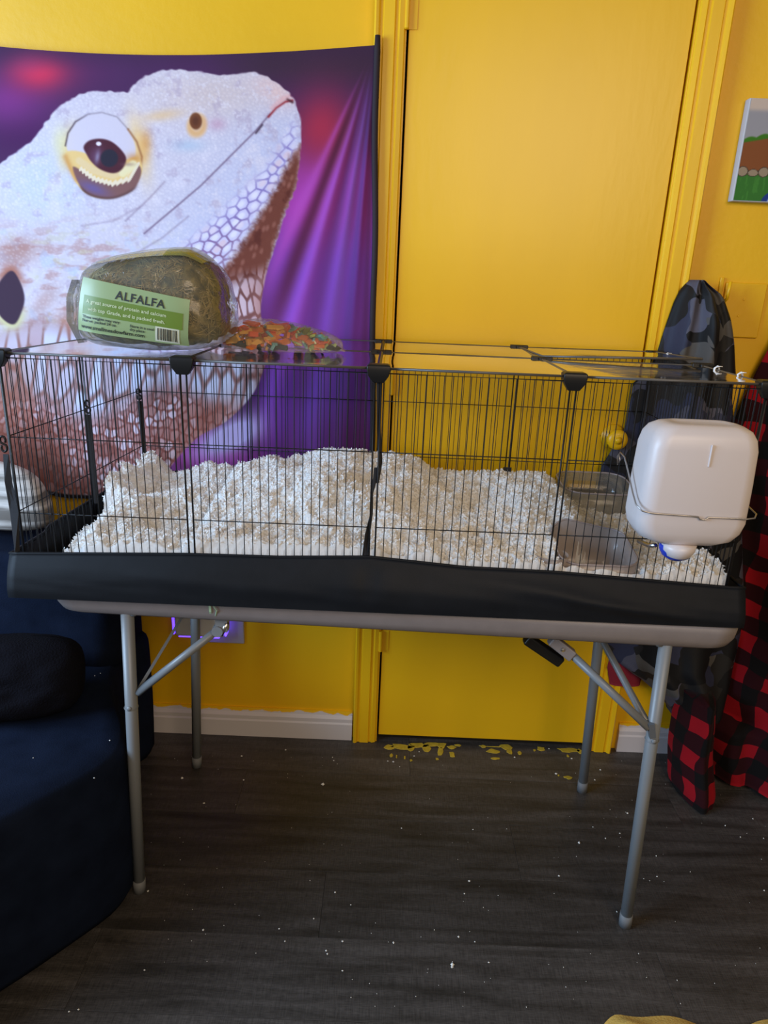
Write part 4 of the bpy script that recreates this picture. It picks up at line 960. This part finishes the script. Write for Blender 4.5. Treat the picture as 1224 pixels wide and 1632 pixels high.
def pillow(name, c, ex, ey, ez, label, mt, seed, wr=.006):
    t = thing(name, tuple(c), label, 'pillow')
    ex, ey, ez = map(np.array, (ex,ey,ez)); vs = []
    D2, F2 = cube_dirs(20)
    for d in D2:
        x,y,z = d; p = 3.6; k = (abs(x)**p+abs(y)**p+abs(z)**p)**(-1/p); x,y,z = x*k,y*k,z*k
        pin = 1-.45*abs(x*z)**1.5; h = wr*(float(fbm(x*4+9,z*4+9,3,seed))-.45)*3
        vs.append(np.array(c)+ex*x+ez*z+ey*(y*pin+h*math.copysign(1,y)/max(np.linalg.norm(ey),.01)))
    me = bpy.data.meshes.new('cover'); org = Vector(c); me.from_pydata([Vector(v)-org for v in vs], [], F2)
    bm = bmesh.new(); bm.from_mesh(me); bmesh.ops.remove_doubles(bm, verts=bm.verts, dist=1e-5); bmesh.ops.recalc_face_normals(bm, faces=bm.faces); bm.to_mesh(me); bm.free()
    finish(me, 'cover', mt, t, smooth=True); return t
pillow('throw_pillow', (-.83,-.50,.492), (.165,.03,0), (.02,-.075,.02), (0,.02,.088), 'black plush throw pillow lying on the navy sofa seat', m_pillow, 4)
def palemat():
    m, N, K, B = nodes('pale_striped_linen')
    tc = N.new('ShaderNodeTexCoord'); mp = N.new('ShaderNodeMapping'); mp.inputs['Scale'].default_value = (1.2,1,14); mp.inputs['Rotation'].default_value = (0,.14,0); K.new(tc.outputs['Object'], mp.inputs[0])
    n = N.new('ShaderNodeTexNoise'); n.inputs['Scale'].default_value = 2.0; n.inputs['Detail'].default_value = 5; K.new(mp.outputs[0], n.inputs[0])
    r = N.new('ShaderNodeValToRGB'); e = r.color_ramp.elements; e[0].position = .46; e[0].color = (.17,.15,.13,1); e[1].position = .57; e[1].color = (.62,.58,.54,1)
    K.new(n.outputs[0], r.inputs[0]); K.new(r.outputs[0], B.inputs['Base Color']); B.inputs['Roughness'].default_value = .85
    return m
pillow('pale_cushion', (-1.055,-.15,.800), (.20,-.02,.0), (.0,-.050,.012), (-.03,.01,.090), 'pale beige cushion with grey grain lines, on the sofa back behind the cage', palemat(), 6, .003)

# ------------------------------------------------------------------ yellow towel at the very front
tw = thing('yellow_towel', (.7,-1.0,0), 'yellow cloth lying on the floor at the bottom right corner', 'towel')
gx, gy = np.meshgrid(np.linspace(0,1,60), np.linspace(0,1,30))
X_ = .425+.62*gx+.02*np.sin(gy*9); Y_ = -.842-.42*gy+.012*np.sin(gx*11)+.008*np.sin(gx*23+1)-.05*(1-ss(0,.12,gx)); 
Zt = .002+.026*ss(0,.10,gx)*ss(0,.10,gy)*ss(1,.9,gx)*ss(1,.9,gy)*(.8+.8*fbm(gx*6,gy*5,3,2))
tag(grid_mesh('cloth', np.stack([X_,Y_,Zt],-1), m_towel, tw))

# ------------------------------------------------------------------ spilled paint and crumbs
m_spill = mat('dried_yellow_paint', (.50,.36,.03), .55, var=.2, vscale=60); m_crumb = mat('white_crumbs', (.78,.76,.70), .9)
def splat(mb, x, y, rx, ry, z=.0004, h=.0009, n=11):
    ph = random.random()*6.28; top = []; bot = []
    for k in range(n):
        a = 6.283*k/n; r = random.uniform(.65,1.2); ca, sa = math.cos(a)*r*rx, math.sin(a)*r*ry
        bot.append((x+ca,y+sa,z)); top.append((x+ca*.9,y+sa*.9,z+h))
    mb.loft([bot,top])
mb = MB()
for px,py,rw,rh in ((640,1190,26,5),(665,1188,20,4),(690,1186,18,4),(655,1192,10,6),(680,1193,8,7),(704,1188,10,5),(702,1198,7,7),(720,1191,9,3),(620,1191,12,4),(624,1204,4,3),(720,1203,6,5),(632,1206,2,3),(645,1208,2,3),(655,1212,3,2),
    (788,1188,20,3),(806,1191,12,5),(785,1197,14,4),(770,1189,8,3),(790,1209,9,2),(828,1200,5,3),(812,1198,7,4),(730,1188,8,2),(862,1193,8,4),(852,1196,3,2),(908,1195,22,5),(925,1198,8,4),(905,1205,3,2),(905,1239,8,3),(890,1236,2,1.5),(697,1210,4,2)):
    c = at(px,py,z=0); 
    if c[1] > -.008: c[1] = -.008
    e = at(px+rw,py,z=0); f = at(px,py+rh,z=0); splat(mb, c[0], c[1], abs(e[0]-c[0])*.8, abs(f[1]-c[1]))
tag(mb.build('paint_spill', m_spill), 'dried yellow paint spilled on the floorboards below the closed door', 'paint', kind='stuff')
mb = MB()
def crumb(p, r):
    D3 = [(1,0,0),(0,1,0),(-1,0,0),(0,-1,0),(0,0,1),(0,0,-.3)]
    vs = [(p[0]+d[0]*r*random.uniform(.7,1.3), p[1]+d[1]*r*random.uniform(.7,1.3), p[2]+max(d[2],0)*r*random.uniform(.6,1)) for d in D3]
    mb.add(vs, [(0,1,4),(1,2,4),(2,3,4),(3,0,4),(1,0,5),(2,1,5),(3,2,5),(0,3,5)])
big = [(515,1250,5.5),(290,1240,4.5),(388,1243,3),(325,1280,3),(721,1537,4),(720,1541,3),(748,1404,2.6),(1000,1296,3.5),(923,1343,3.5),(886,1233,4),(911,1209,3),(957,1227,3),(948,1243,3),(928,1213,2.5),(668,1198,2.5),(660,1205,2.5),(627,1214,3),(618,1213,2.5),(637,1222,2),(820,1207,3),(875,1193,2.5),(324,1482,2.6),(445,1480,2.2),(454,1500,2),(534,1422,2.4),(520,1515,2.2),(522,1520,2.2),(230,1546,2),(236,1420,2.4),(110,1612,2),(125,1609,2),(385,1205,3),(455,1195,3),(532,1212,2.4),(530,1207,2.2),(965,1336,2.4),(945,1318,2),(988,1328,2),(1046,1364,2),(1047,1397,2),(891,1396,2.4),(640,1320,2),(754,1322,2),(740,1424,2),(731,1493,2.4),(757,1501,2),(627,1502,2.4),(559,1442,2),(500,1464,2),(546,1547,2),(546,1500,2),(1180,1334,2),(1156,1316,2.4),(1200,1305,2),(1217,1336,2),(1218,1419,2),(779,1534,2),(983,1453,2)]
for px,py,s in big:
    c = at(px,py,z=.0006); crumb(c, s*.00085*1.25)
for k in range(150):
    c = at(random.uniform(240,1220), 1205+400*random.random()**1.4, z=.0006)
    if c[1] < -.02: crumb(c, random.uniform(.0006,.0013))
tag(mb.build('floor_crumbs', m_crumb), 'white bedding crumbs scattered over the dark plank floor', 'crumbs', kind='stuff')
mb = MB()
for px,py,s in ((101,1083,4),(117,1086,3.6),(127,1083,2.6),(121,1094,3),(151,1077,1.8),(160,1073,1.6),(175,1180,2),(150,1240,2),(53,1208,2)):
    c = at(px,py,z=.404); crumb(c, s*.0009)
tag(mb.build('sofa_crumbs', m_crumb), 'white bedding crumbs lying on the navy sofa seat', 'crumbs', kind='stuff')
